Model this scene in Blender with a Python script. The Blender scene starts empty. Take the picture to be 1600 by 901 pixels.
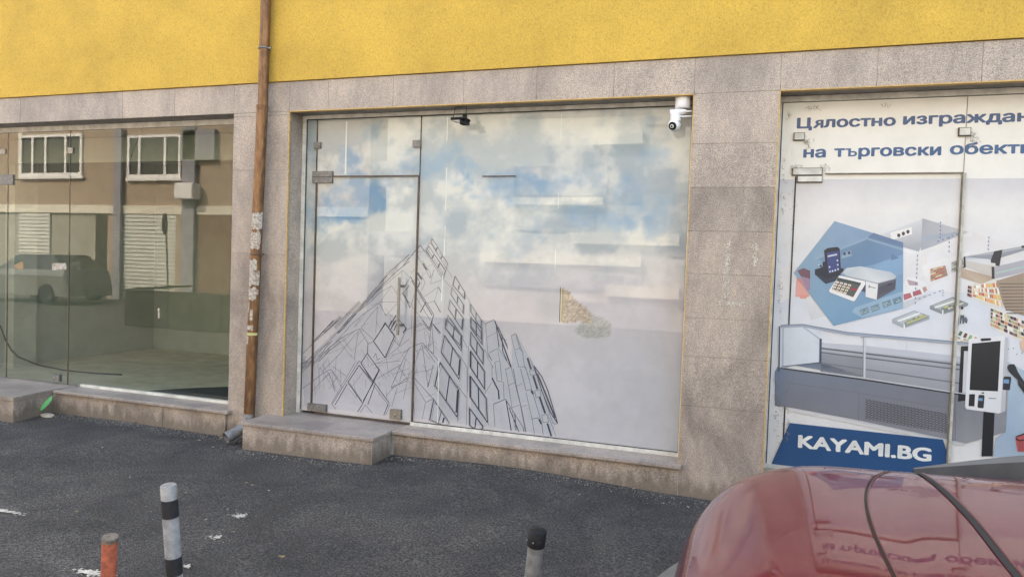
import bpy, bmesh, math, random
import numpy as np
from mathutils import Vector, Matrix
from mathutils.geometry import tessellate_polygon
random.seed(7); rng = np.random.RandomState(5)
S = bpy.context.scene; COL = S.collection
# ------------------------------------------------------------------ camera
FPX = 1150.0; CY = 5.6; CH = 1.62
yaw, pitch, roll = 0.33823, 0.03543, -0.03393
fw = Vector((-math.sin(yaw)*math.cos(pitch), math.cos(yaw)*math.cos(pitch), -math.sin(pitch)))
r0 = Vector((math.cos(yaw), math.sin(yaw), 0)); d0 = fw.cross(r0)
rt = math.cos(roll)*r0 + math.sin(roll)*d0; dn = -math.sin(roll)*r0 + math.cos(roll)*d0
cd = bpy.data.cameras.new('camera'); cam = bpy.data.objects.new('camera', cd); COL.objects.link(cam)
cd.sensor_width = 36; cd.lens = FPX/1600*36; cd.clip_start = .05; cd.clip_end = 500
m = Matrix.Identity(4)
for i in range(3): m[i][0] = rt[i]; m[i][1] = -dn[i]; m[i][2] = -fw[i]
m[0][3], m[1][3], m[2][3] = 0, -CY, CH
cam.matrix_world = m; S.camera = cam
# ------------------------------------------------------------------ world, sun, exposure
SUN_EL, SUN_AZ = math.radians(43), math.radians(-28)          # azimuth from +Y (behind the shops), towards -X
W = bpy.data.worlds.new('World'); S.world = W; W.use_nodes = True
nt = W.node_tree; bg = nt.nodes['Background']; sk = nt.nodes.new('ShaderNodeTexSky')
sk.sky_type = 'NISHITA'; sk.sun_disc = False; sk.sun_elevation = SUN_EL; sk.sun_rotation = SUN_AZ
sk.air_density = 1.2; sk.dust_density = 3.0; sk.ozone_density = 1.0
nt.links.new(sk.outputs[0], bg.inputs[0]); bg.inputs[1].default_value = 0.15
sl = bpy.data.lights.new('sun', 'SUN'); sl.energy = 2.2; sl.angle = math.radians(.5); sl.color = (1, .95, .87)
so = bpy.data.objects.new('sun', sl); COL.objects.link(so)
sdir = Vector((math.sin(SUN_AZ)*math.cos(SUN_EL), math.cos(SUN_AZ)*math.cos(SUN_EL), math.sin(SUN_EL)))
so.rotation_euler = sdir.to_track_quat('Z', 'Y').to_euler(); so.location = (0, 0, 30)
S.view_settings.view_transform = 'Standard'; S.view_settings.look = 'None'
S.view_settings.exposure = 2.5; S.view_settings.gamma = 1
S.view_settings.use_white_balance = True; S.view_settings.white_balance_temperature = 7600; S.view_settings.white_balance_tint = 10
S.render.engine = 'CYCLES'; S.cycles.transparent_max_bounces = 12
# ------------------------------------------------------------------ measuring: photograph pixel -> point on a real plane
def ray(x, y): return rt*((x-800)/FPX) + dn*((y-450.5)/FPX) + fw
def P(x, y, Y=0.0):
    d = ray(x, y); t = (Y+CY)/d.y; return (d.x*t, CH+d.z*t)
def G(x, y, z=-.06):
    d = ray(x, y); t = (z-CH)/d.z; return (d.x*t, -CY+d.y*t)
def s2l(c):
    return tuple(((v/255)/12.92 if v/255 <= .04045 else ((v/255+.055)/1.055)**2.4) for v in c)
# ------------------------------------------------------------------ materials
def new_mat(name):
    m = bpy.data.materials.new(name); m.use_nodes = True
    return m, m.node_tree, m.node_tree.nodes['Principled BSDF']
def nd(t, kind, **kw):
    n = t.nodes.new(kind)
    for k, v in kw.items():
        if k in n.inputs: n.inputs[k].default_value = v
        else: setattr(n, k, v)
    return n
def mapping(t, scale=(1, 1, 1), world=True):
    tc = t.nodes.new('ShaderNodeNewGeometry') if world else t.nodes.new('ShaderNodeTexCoord')
    mp = t.nodes.new('ShaderNodeMapping'); mp.inputs['Scale'].default_value = scale
    t.links.new(tc.outputs['Position' if world else 'Object'], mp.inputs[0]); return mp.outputs[0]
def ramp(t, fac, stops, interp='LINEAR'):
    r = t.nodes.new('ShaderNodeValToRGB'); r.color_ramp.interpolation = interp
    while len(r.color_ramp.elements) < len(stops): r.color_ramp.elements.new(.5)
    for e, (p, c) in zip(r.color_ramp.elements, stops):
        e.position = p; e.color = (*c, 1) if len(c) == 3 else c
    t.links.new(fac, r.inputs[0]); return r.outputs[0]
def mix(t, fac, a, b, mode='MIX'):
    n = t.nodes.new('ShaderNodeMix'); n.data_type = 'RGBA'; n.blend_type = mode
    for sock, v in ((n.inputs[0], fac), (n.inputs[6], a), (n.inputs[7], b)):
        if isinstance(v, (int, float)): sock.default_value = v
        elif isinstance(v, tuple): sock.default_value = (*v, 1)
        else: t.links.new(v, sock)
    return n.outputs[2]
def bump(t, b, h, strength, dist=.01):
    n = t.nodes.new('ShaderNodeBump'); n.inputs['Strength'].default_value = strength; n.inputs['Distance'].default_value = dist
    t.links.new(h, n.inputs['Height']); t.links.new(n.outputs[0], b.inputs['Normal'])
def plain(name, col, rough=.5, metal=0, noise=0, nscale=20, dirt=None, spec=None):
    m, t, b = new_mat(name); b.inputs['Roughness'].default_value = rough; b.inputs['Metallic'].default_value = metal
    if spec is not None: b.inputs['Specular IOR Level'].default_value = spec
    if noise:
        n = nd(t, 'ShaderNodeTexNoise', Scale=nscale, Detail=5.0, Roughness=.65); t.links.new(mapping(t), n.inputs['Vector'])
        dc = dirt or tuple(c*(1-noise) for c in col)
        c = ramp(t, n.outputs[0], [(.38, dc), (.62, col)]); t.links.new(c, b.inputs['Base Color'])
        r2 = ramp(t, n.outputs[0], [(.3, (min(1, rough+.2),)*3), (.7, (rough,)*3)]); t.links.new(r2, b.inputs['Roughness'])
    else: b.inputs['Base Color'].default_value = (*col, 1)
    return m
def granite(name, tint=(1, 1, 1), stain=.35, rough=.55, grain=1.0):
    m, t, b = new_mat(name); v = mapping(t)
    def sc(c): return tuple(c[i]*tint[i] for i in range(3))
    n1 = nd(t, 'ShaderNodeTexNoise', Scale=135.0*grain, Detail=3.0, Roughness=.75); t.links.new(v, n1.inputs['Vector'])
    c1 = ramp(t, n1.outputs[0], [(.32, sc((.12, .115, .108))), (.43, sc((.30, .272, .248))), (.54, sc((.43, .385, .348))), (.68, sc((.58, .54, .50)))])
    n2 = nd(t, 'ShaderNodeTexNoise', Scale=38.0*grain, Detail=2.0); t.links.new(v, n2.inputs['Vector'])
    c2 = ramp(t, n2.outputs[0], [(.4, (.90, .90, .90)), (.6, (1.04, 1.0, .97))])
    c = mix(t, 1.0, c1, c2, 'MULTIPLY')
    n3 = nd(t, 'ShaderNodeTexNoise', Scale=2.1, Detail=6.0, Roughness=.6, Distortion=.6); t.links.new(mapping(t, (1, 1, .6)), n3.inputs['Vector'])
    c3 = ramp(t, n3.outputs[0], [(.36, (1-stain, 1-stain, 1-stain*.95)), (.52, (.93, .93, .93)), (.66, (1.08, 1.07, 1.05))])
    c = mix(t, 1.0, c, c3, 'MULTIPLY')
    n5 = nd(t, 'ShaderNodeTexNoise', Scale=9.0, Detail=5.0, Roughness=.7); t.links.new(mapping(t, (1.6, 1, .5)), n5.inputs['Vector'])
    c = mix(t, 1.0, c, ramp(t, n5.outputs[0], [(.3, (.84, .84, .85)), (.6, (1.04, 1.04, 1.04))]), 'MULTIPLY')
    oi = t.nodes.new('ShaderNodeObjectInfo'); c4 = ramp(t, oi.outputs['Random'], [(0, (.95, .95, .955)), (.5, (1, .995, .985)), (1, (1.04, 1.02, 1.0))])
    c = mix(t, 1.0, c, c4, 'MULTIPLY'); t.links.new(c, b.inputs['Base Color'])
    # splashed dirt near the ground
    sep = t.nodes.new('ShaderNodeSeparateXYZ'); t.links.new(t.nodes.new('ShaderNodeNewGeometry').outputs['Position'], sep.inputs[0])
    ad = nd(t, 'ShaderNodeMath', operation='ADD'); n4 = nd(t, 'ShaderNodeTexNoise', Scale=14.0, Detail=4.0); t.links.new(mapping(t, (1, 1, .35)), n4.inputs['Vector'])
    mu = nd(t, 'ShaderNodeMath', operation='MULTIPLY'); t.links.new(n4.outputs[0], mu.inputs[0]); mu.inputs[1].default_value = -.34
    t.links.new(sep.outputs[2], ad.inputs[0]); t.links.new(mu.outputs[0], ad.inputs[1])
    a2 = nd(t, 'ShaderNodeMath', operation='ADD'); t.links.new(ad.outputs[0], a2.inputs[0]); a2.inputs[1].default_value = .20
    f = ramp(t, a2.outputs[0], [(.0, (1, 1, 1)), (.09, (0, 0, 0))])
    mm = nd(t, 'ShaderNodeMath', operation='MULTIPLY'); t.links.new(f, mm.inputs[0]); mm.inputs[1].default_value = .7
    c = mix(t, mm.outputs[0], c, (.13, .105, .08)); t.links.new(c, b.inputs['Base Color'])
    b.inputs['Roughness'].default_value = rough; bump(t, b, n1.outputs[0], .25, .002)
    return m
def glass(name, tint=(.93, .97, .95), refl=1.0, ior=1.5):
    m = bpy.data.materials.new(name); m.use_nodes = True; t = m.node_tree; t.nodes.clear()
    o = t.nodes.new('ShaderNodeOutputMaterial'); tr = nd(t, 'ShaderNodeBsdfTransparent'); tr.inputs[0].default_value = (*tint, 1)
    gl = nd(t, 'ShaderNodeBsdfGlossy'); gl.inputs['Roughness'].default_value = 0.0; gl.inputs['Color'].default_value = (1, 1, 1, 1)
    fr = nd(t, 'ShaderNodeFresnel', IOR=ior); mx = t.nodes.new('ShaderNodeMixShader')
    mu = nd(t, 'ShaderNodeMath', operation='MULTIPLY'); mu.inputs[1].default_value = refl; mu.use_clamp = True
    geo = t.nodes.new('ShaderNodeNewGeometry'); inv = nd(t, 'ShaderNodeMath', operation='SUBTRACT'); inv.inputs[0].default_value = 1; t.links.new(geo.outputs['Backfacing'], inv.inputs[1])
    m2 = nd(t, 'ShaderNodeMath', operation='MULTIPLY'); t.links.new(fr.outputs[0], m2.inputs[0]); t.links.new(inv.outputs[0], m2.inputs[1])
    t.links.new(m2.outputs[0], mu.inputs[0]); t.links.new(mu.outputs[0], mx.inputs[0])
    t.links.new(tr.outputs[0], mx.inputs[1]); t.links.new(gl.outputs[0], mx.inputs[2]); t.links.new(mx.outputs[0], o.inputs[0])
    return m
def vcol(name, rough=.5, coat=0, spec=.4):
    m, t, b = new_mat(name); a = t.nodes.new('ShaderNodeAttribute'); a.attribute_name = 'Col'
    n = nd(t, 'ShaderNodeTexNoise', Scale=6.0, Detail=5.0, Roughness=.7); t.links.new(mapping(t), n.inputs['Vector'])
    c = mix(t, 1.0, a.outputs['Color'], ramp(t, n.outputs[0], [(.3, (.93, .93, .925)), (.6, (1, 1, 1))]), 'MULTIPLY')
    t.links.new(c, b.inputs['Base Color']); b.inputs['Roughness'].default_value = rough; b.inputs['Specular IOR Level'].default_value = spec
    b.inputs['Coat Weight'].default_value = coat; b.inputs['Coat Roughness'].default_value = .02
    return m
M = {}
M['granite'] = granite('pink_grey_granite', (1.21, 1.145, 1.095), .26)
M['granite_dark'] = granite('weathered_granite', (1.07, 1.01, .965), .36)
M['granite_base'] = granite('plinth_granite', (1.07, 1.01, .965), .42)
M['granite_tread'] = granite('polished_granite', (1.02, .975, .95), .35, .4, 1.3)
# yellow scratched render
m_, t_, b_ = new_mat('yellow_render'); M['render'] = m_
n = nd(t_, 'ShaderNodeTexNoise', Scale=95.0, Detail=5.0, Roughness=.75); t_.links.new(mapping(t_, (1, 1, .6)), n.inputs['Vector'])
n2 = nd(t_, 'ShaderNodeTexNoise', Scale=1.3, Detail=6.0, Roughness=.65); t_.links.new(mapping(t_), n2.inputs['Vector'])
c = ramp(t_, n.outputs[0], [(.34, (.50, .31, .06)), (.46, (.67, .43, .075)), (.7, (.75, .50, .10))])
c = mix(t_, 1.0, c, ramp(t_, n2.outputs[0], [(.3, (.80, .79, .80)), (.62, (1.04, 1.03, 1.0))]), 'MULTIPLY')
n3 = nd(t_, 'ShaderNodeTexNoise', Scale=3.0, Detail=8.0, Roughness=.75, Distortion=1.2); t_.links.new(mapping(t_, (1.4, 1, .5)), n3.inputs['Vector'])
c = mix(t_, ramp(t_, n3.outputs[0], [(.66, (0, 0, 0)), (.80, (.55, .55, .55))]), c, (.30, .24, .13))
ns = nd(t_, 'ShaderNodeTexNoise', Scale=17.0, Detail=3.0, Distortion=4.0); t_.links.new(mapping(t_), ns.inputs['Vector'])
c = mix(t_, ramp(t_, ns.outputs[0], [(.46, (0, 0, 0)), (.495, (.55, .55, .55)), (.53, (0, 0, 0))]), c, (.36, .25, .08))
t_.links.new(c, b_.inputs['Base Color']); b_.inputs['Roughness'].default_value = .9; bump(t_, b_, n.outputs[0], .6, .006)
# asphalt
m_, t_, b_ = new_mat('asphalt'); M['asphalt'] = m_
n = nd(t_, 'ShaderNodeTexVoronoi', Scale=105.0); t_.links.new(mapping(t_), n.inputs['Vector'])
n2 = nd(t_, 'ShaderNodeTexNoise', Scale=70.0, Detail=6.0, Roughness=.85); t_.links.new(mapping(t_), n2.inputs['Vector'])
c = ramp(t_, n2.outputs[0], [(.40, (.010, .010, .010)), (.5, (.075, .070, .067)), (.58, (.13, .12, .115)), (.66, (.27, .25, .23))])
n3 = nd(t_, 'ShaderNodeTexNoise', Scale=1.6, Detail=7.0, Roughness=.65, Distortion=.5); t_.links.new(mapping(t_), n3.inputs['Vector'])
c = mix(t_, 1.0, c, ramp(t_, n3.outputs[0], [(.32, (.6, .6, .62)), (.5, (.98, .98, 1)), (.68, (1.45, 1.42, 1.38))]), 'MULTIPLY')
n4 = nd(t_, 'ShaderNodeTexNoise', Scale=17.0, Detail=6.0, Roughness=.8); t_.links.new(mapping(t_), n4.inputs['Vector'])
n6 = nd(t_, 'ShaderNodeTexNoise', Scale=1.1, Detail=3.0); t_.links.new(mapping(t_), n6.inputs['Vector'])
f = mix(t_, 1.0, ramp(t_, n4.outputs[0], [(.60, (0, 0, 0)), (.70, (.8, .8, .8))]), ramp(t_, n6.outputs[0], [(.48, (0, 0, 0)), (.66, (1, 1, 1))]), 'MULTIPLY')
c = mix(t_, f, c, (.22, .20, .18))
t_.links.new(c, b_.inputs['Base Color']); b_.inputs['Roughness'].default_value = .85
ad = nd(t_, 'ShaderNodeMath', operation='SUBTRACT'); t_.links.new(n2.outputs[0], ad.inputs[0]); t_.links.new(n.outputs[0], ad.inputs[1])
bump(t_, b_, ad.outputs[0], 1.0, .014)
M['white_frame'] = plain('old_white_paint', (.72, .70, .64), .5, 0, .3, 9)
M['steel'] = plain('brushed_steel', (.33, .31, .28), .35, 1, .25, 40)
M['steel_dull'] = plain('dull_steel', (.27, .26, .25), .5, .7, .25, 30)
M['brass_trim'] = plain('yellow_angle_trim', (.66, .42, .15), .5, .1, .25, 30)
M['gap'] = plain('dark_gasket', (.028, .025, .022), .6)
M['gap_brown'] = plain('brown_door_edge', (.12, .085, .065), .5, .1, .3, 20)
M['black_plastic'] = plain('black_plastic', (.012, .012, .015), .5, 0, .25, 40, spec=.25)
M['white_plastic'] = plain('white_plastic', (.80, .80, .80), .35)
M['concrete'] = plain('grey_concrete', (.44, .42, .38), .9, 0, .2, 6)
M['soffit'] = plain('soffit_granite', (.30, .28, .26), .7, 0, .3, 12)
M['galv'] = plain('galvanised_metal', (.30, .30, .30), .5, .5, .35, 25)
M['silver_paint'] = plain('silver_paint', (.29, .29, .295), .5, .15, .35, 22)
M['black_band'] = plain('black_tape', (.018, .018, .022), .6, 0, .2, 30)
M['orange'] = plain('orange_paint', (.40, .095, .045), .65, 0, .35, 45, dirt=(.22, .055, .03))
M['rust'] = plain('dirty_rusty_cap', (.20, .17, .14), .8, .1, .5, 60)
M['paper'] = plain('torn_white_paper', (.56, .54, .50), .85, 0, .5, 45, dirt=(.30, .22, .15))
M['tape'] = plain('yellow_tape', (.60, .56, .26), .7, 0, .2, 50)
M['leaf_green'] = plain('green_plastic', (.13, .48, .18), .45, 0, .2, 30)
M['leaf_dry'] = plain('dry_leaf', (.42, .30, .17), .8, 0, .4, 60)
M['stone'] = plain('pale_stone', (.50, .44, .36), .9, 0, .3, 30)
M['plaster'] = plain('plaster_and_glint', (.66, .62, .54), .95, 0, .35, 25)  # dried plaster on the ground; also colours the painted light marks on the pillar
M['glass'] = glass('shop_glass', (.96, .98, .97), 1.42)
M['glass_clear'] = glass('clear_shop_glass', (.87, .90, .87), 1.72)
M['room_wall'] = plain('room_wall', (.42, .43, .38), .9, 0, .12, 2)
M['room_floor'] = plain('room_floor', (.66, .60, .46), .7, 0, .2, 4)
M['mat_dark'] = plain('dark_floor_mat', (.035, .045, .05), .9)
M['cable'] = plain('black_cable', (.02, .02, .02), .6)
M['pipe'] = None
m_, t_, b_ = new_mat('copper_brown_pipe'); M['pipe'] = m_
n = nd(t_, 'ShaderNodeTexNoise', Scale=9.0, Detail=6.0, Roughness=.7); t_.links.new(mapping(t_, (3, 3, .7)), n.inputs['Vector'])
c = ramp(t_, n.outputs[0], [(.3, (.06, .034, .022)), (.47, (.17, .083, .04)), (.62, (.27, .14, .06)), (.75, (.30, .21, .13))])
t_.links.new(c, b_.inputs['Base Color']); b_.inputs['Metallic'].default_value = .45; b_.inputs['Roughness'].default_value = .42
bump(t_, b_, n.outputs[0], .2, .004)
m_, t_, b_ = new_mat('maroon_car_paint'); M['paint'] = m_
n = nd(t_, 'ShaderNodeTexNoise', Scale=5.0, Detail=6.0, Roughness=.7); t_.links.new(mapping(t_), n.inputs['Vector'])
c = ramp(t_, n.outputs[0], [(.3, (.115, .009, .017)), (.65, (.145, .017, .026))]); t_.links.new(c, b_.inputs['Base Color'])
b_.inputs['Metallic'].default_value = .15; b_.inputs['Roughness'].default_value = .42
b_.inputs['Specular IOR Level'].default_value = .1; b_.inputs['Coat Weight'].default_value = 1; b_.inputs['Coat Roughness'].default_value = .015; b_.inputs['Coat IOR'].default_value = 1.45
M['seam_highlight'] = plain('painted_seam_highlight', (.13, .03, .035), .35)  # highlight along the bonnet seams, put into the colour of a strip
M['car_glass'] = plain('dark_car_glass', (.02, .025, .025), .05, 0, 0, spec=.8)
M['rubber'] = plain('tyre_rubber', (.02, .02, .02), .85)
M['alloy'] = plain('alloy_rim', (.5, .5, .52), .3, .9)
M['lamp_glass'] = plain('headlight_glass', (.55, .57, .58), .12, .3)
M['grey_plastic'] = plain('grey_bumper_plastic', (.17, .18, .175), .5, 0, .2, 15)
M['smoked'] = plain('smoked_trim', (.05, .05, .052), .5, 0, .15, 10)
M['smoked_light'] = plain('grey_trim', (.12, .12, .12), .6)
M['poster'] = vcol('printed_film_behind_glass', .7, 0, .15)
M['poster_out'] = vcol('printed_film_outside', .42, 0, .45)
M['beige'] = plain('beige_brick_render', (.40, .31, .235), .9, 0, .12, 3)
M['beige_light'] = plain('pale_band', (.74, .70, .60), .85, 0, .1, 5)
M['opp_grey'] = plain('grey_ground_floor', (.34, .33, .28), .9, 0, .1, 3)
M['shutter'] = plain('white_roller_shutter', (.66, .68, .64), .5, 0, .08, 6)
M['pale_block'] = plain('pale_apartment_render', (.50, .49, .47), .9, 0, .1, 3)
M['recess'] = plain('balcony_recess', (.30, .30, .34), .8, 0, .2, 3)
M['dark_glass'] = plain('dark_window_glass', (.03, .035, .04), .08)
M['silver_car'] = plain('silver_car_paint', (.17, .18, .175), .3, .3)
M['sign_face'] = plain('sign_back', (.16, .16, .16), .6)
M['dark_brown'] = plain('brown_recess', (.18, .10, .07), .9)  # darker brown stretch of the house wall
# ------------------------------------------------------------------ mesh helpers
class MB:
    def __init__(s): s.v = []; s.f = []; s.mi = []; s.sm = []
    def quad(s, pts, mi=0, smooth=False):
        i = len(s.v); s.v += [tuple(p) for p in pts]; s.f.append(tuple(range(i, i+len(pts)))); s.mi.append(mi); s.sm.append(smooth); return s
    def box(s, a, b, mi=0, M4=None, bev=0):
        x0, y0, z0 = [min(a[i], b[i]) for i in range(3)]; x1, y1, z1 = [max(a[i], b[i]) for i in range(3)]
        if bev:
            bm = bmesh.new(); bmesh.ops.create_cube(bm, size=1)
            for v in bm.verts: v.co = Vector(((x0+x1)/2+v.co.x*(x1-x0), (y0+y1)/2+v.co.y*(y1-y0), (z0+z1)/2+v.co.z*(z1-z0)))
            bmesh.ops.bevel(bm, geom=bm.edges[:], offset=bev, segments=1, affect='EDGES', profile=.5)
            i = len(s.v); bm.verts.index_update()
            s.v += [tuple(M4 @ v.co if M4 else v.co) for v in bm.verts]
            for f in bm.faces: s.f.append(tuple(i+v.index for v in f.verts)); s.mi.append(mi); s.sm.append(False)
            bm.free(); return s
        c = [(x0, y0, z0), (x1, y0, z0), (x1, y1, z0), (x0, y1, z0), (x0, y0, z1), (x1, y0, z1), (x1, y1, z1), (x0, y1, z1)]
        if M4: c = [tuple(M4 @ Vector(p)) for p in c]
        i = len(s.v); s.v += c
        for f in ((0, 3, 2, 1), (4, 5, 6, 7), (0, 1, 5, 4), (1, 2, 6, 5), (2, 3, 7, 6), (3, 0, 4, 7)):
            s.f.append(tuple(i+k for k in f)); s.mi.append(mi); s.sm.append(False)
        return s
    def tube(s, pts, r, n=12, mi=0, cap=True, ends=None):
        pts = [Vector(p) for p in pts]; k = len(pts); rs = r if isinstance(r, (list, tuple)) else [r]*k
        i0 = len(s.v); up = None
        for j, p in enumerate(pts):
            d = (pts[min(j+1, k-1)]-pts[max(j-1, 0)]).normalized()
            if up is None: up = Vector((0, 0, 1)) if abs(d.z) < .9 else Vector((0, 1, 0))
            a = d.cross(up).normalized(); b = a.cross(d).normalized(); up = b
            for q in range(n):
                t = 2*math.pi*q/n; s.v.append(tuple(p+(a*math.cos(t)+b*math.sin(t))*rs[j]))
        for j in range(k-1):
            for q in range(n):
                s.f.append((i0+j*n+q, i0+j*n+(q+1) % n, i0+(j+1)*n+(q+1) % n, i0+(j+1)*n+q)); s.mi.append(mi); s.sm.append(True)
        if cap:
            for base in (0, (k-1)*n):
                i = len(s.v); s.v += s.v[i0+base:i0+base+n]; s.f.append(tuple(range(i, i+n))); s.mi.append(mi); s.sm.append(False)
        return s
    def lathe(s, c, prof, n=24, mi=0, axis='Z', smooth=True):
        i0 = len(s.v); k = len(prof); c = Vector(c)
        for (r, h) in prof:
            for q in range(n):
                t = 2*math.pi*q/n; a, b = r*math.cos(t), r*math.sin(t)
                s.v.append(tuple(c+(Vector((a, b, h)) if axis == 'Z' else Vector((a, h, b)) if axis == 'Y' else Vector((h, a, b)))))
        for j in range(k-1):
            for q in range(n):
                s.f.append((i0+j*n+q, i0+j*n+(q+1) % n, i0+(j+1)*n+(q+1) % n, i0+(j+1)*n+q)); s.mi.append(mi); s.sm.append(smooth)
        for j in (0, k-1):
            i = len(s.v); s.v += s.v[i0+j*n:i0+j*n+n]; s.f.append(tuple(range(i, i+n))); s.mi.append(mi); s.sm.append(False)
        return s
    def build(s, name, mats, parent=None, colors=None):
        me = bpy.data.meshes.new(name); me.from_pydata(s.v, [], s.f); me.update()
        for mm in (mats if isinstance(mats, (list, tuple)) else [mats]): me.materials.append(mm)
        me.polygons.foreach_set('material_index', s.mi); me.polygons.foreach_set('use_smooth', s.sm)
        o = bpy.data.objects.new(name, me); COL.objects.link(o)
        if parent:
            o.parent = parent; bpy.context.view_layer.update() if False else None
            o.matrix_parent_inverse = Matrix.Translation(-world_loc(parent))
        return o
def world_loc(o):
    v = Vector(o.location)
    while o.parent: v = v + o.matrix_parent_inverse.translation + Vector(o.parent.location); o = o.parent
    return v
def thing(name, label, cat, loc=(0, 0, 0), group=None):
    o = bpy.data.objects.new(name, None); COL.objects.link(o); o.location = loc; o.empty_display_size = .1
    return tag(o, label, cat, group)
def tag(o, label=None, cat=None, group=None, kind=None):
    if label: o['label'] = label
    if cat: o['category'] = cat
    if group: o['group'] = group
    if kind: o['kind'] = kind
    return o
def sbox(a, b): return MB().box(a, b)
# ------------------------------------------------------------------ setting: ground
def ground_z(x, y):
    z = -.09 + .05*math.exp(-((x+2.0)/1.1)**2) if y > -1.5 else -.09+.05*math.exp(-((x+2.0)/1.1)**2)*max(0, 1-(-1.5-y)/2)
    z += .006*math.sin(x*2.3+y*1.1)*math.cos(y*1.9-x*.6)
    return z
nx, ny = 150, 110
xs = np.linspace(-14, 5, nx); ys = np.concatenate([np.linspace(-14, -4, 20), np.linspace(-3.9, .25, ny-20)])
v = [(x, y, ground_z(x, y)) for y in ys for x in xs]
f = [(j*nx+i, j*nx+i+1, (j+1)*nx+i+1, (j+1)*nx+i) for j in range(ny-1) for i in range(nx-1)]
me = bpy.data.meshes.new('pavement'); me.from_pydata(v, [], f); me.materials.append(M['asphalt'])
for p in me.polygons: p.use_smooth = True
o = bpy.data.objects.new('asphalt_pavement', me); COL.objects.link(o); tag(o, kind='structure')
g = MB().quad([(-150, -150, -.16), (150, -150, -.16), (150, 150, -.16), (-150, 150, -.16)]).build('ground', M['asphalt']); tag(g, kind='structure')
# ------------------------------------------------------------------ the shop building
B = thing('shop_building', 'yellow rendered building with granite clad ground floor and three glazed shop fronts', 'building', (-2.4, 0, 0))
XL, XR = -9.6, 4.6; ZH = 2.905; ZF = 3.172; ZT = 9.2; RC = .20
A0, A1, Bx0, Bx1, C0, C1 = -9.0, -4.755, -4.143, -.598, .0, 3.5
wl = MB(); wl.box((XL, -.018, ZF), (XR, .3, ZT)); wl.build('render_wall', M['render'], B)
bk = MB()
for a, b in ((XL, A0), (A1, Bx0), (Bx1, C0), (C1, XR)): bk.box((a+.02, .0035, -.2), (b-.02, .34, ZF-.002))
for a, b in ((A0, A1), (Bx0, Bx1), (C0, C1)): bk.box((a-.02, .0035, ZH+.035), (b+.02, .34, ZF-.003)); bk.box((a-.02, .0, -.2), (b+.02, .34, .12))
bk.box((XL, 4.0, -.2), (XR, 4.2, ZT)); bk.box((XL, .3, -.2), (XL+.2, 4.0, ZT)); bk.box((XR-.2, .3, -.2), (XR, 4.0, ZT)); bk.box((XL, .3, ZT-.2), (XR, 4.0, ZT+.1))
bk.build('backing_wall', M['concrete'], B)
MB().box((XL-.3, -.5, ZT+.1), (XR+.3, 4.5, ZT+.3)).build('roof_slab', M['concrete'], B)
def slab(x0, x1, z0, z1, mat='granite', y=0.0, g=.0013, th=.028):
    j = random.uniform(0, .0018)
    MB().box((x0+g, y-j, z0+g), (x1-g, y+th, z1-g), bev=.0015).build('granite_slab', M[mat], B)
# fascia
fx = [XL, -8.9, -8.2, -7.5, -6.8, -6.1, -5.45, A1, Bx0, P(513, 150)[0], -3.1, -2.45, -1.82, -1.2, Bx1, C0, .62, 1.24, 1.86, 2.5, C1, XR]
for a, b in zip(fx[:-1], fx[1:]): slab(a, b, ZH, ZF-.004)
# piers
def pier(x0, x1, zs, mats, split=None):
    for k, (a, b) in enumerate(zip(zs[:-1], zs[1:])):
        if split and k in split: slab(x0, split[k], a, b, mats[k]); slab(split[k], x1, a, b, mats[k])
        else: slab(x0, x1, a, b, mats[k])
zr = [-.12] + sorted(P(1150, y)[1] for y in (224, 293, 362, 430, 500, 561, 640)) + [ZH]
pier(Bx1, C0, zr, ['granite_base', 'granite_base', 'granite_dark', 'granite_dark', 'granite_dark', 'granite_dark', 'granite', 'granite'])  # dirty lower courses; the step to paler ones paints in soft reflected light
zl = [-.12] + sorted(P(400, y)[1] for y in (182, 266, 396, 480, 613, 555)) + [ZH]
pier(A1, Bx0, zl, ['granite_dark', 'granite_dark', 'granite_dark', 'granite_dark', 'granite', 'granite', 'granite'], {4: -4.45, 1: -4.5})
pier(XL, A0, [-.12, .6, 1.3, 2.0, ZH], ['granite']*4); pier(C1, XR, [-.12, .6, 1.3, 2.0, ZH], ['granite']*4)
# jamb and head linings of the openings
rv = []
for a, b, zt in ((A0, A1, ZH+.02), (Bx0, Bx1, ZH), (C0, C1, ZH)):
    q = MB(); q.box((a-.02, .031, .12), (a, RC+.06, zt)); q.build('jamb_slab', M['granite_dark'], B)
    q = MB(); q.box((b, .031, .12), (b+.02, RC+.06, zt)); q.build('jamb_slab', M['granite_dark'], B)
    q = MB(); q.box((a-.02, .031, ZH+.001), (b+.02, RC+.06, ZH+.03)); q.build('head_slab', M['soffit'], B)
def trim(a, b, z0, left=True, right=True):
    q = MB()
    if left: q.box((a-.003, -.004, z0), (a+.005, .012, ZH-.008))
    if right: q.box((b-.004, -.004, z0), (b+.003, .006, ZH-.008))
    q.box((a-.002, -.0045, ZH-.006), (b+.002, .05, ZH+.002)); q.build('edge_trim', M['brass_trim'], B)
trim(Bx0, Bx1, .153); trim(C0, C1, .155)
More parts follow.
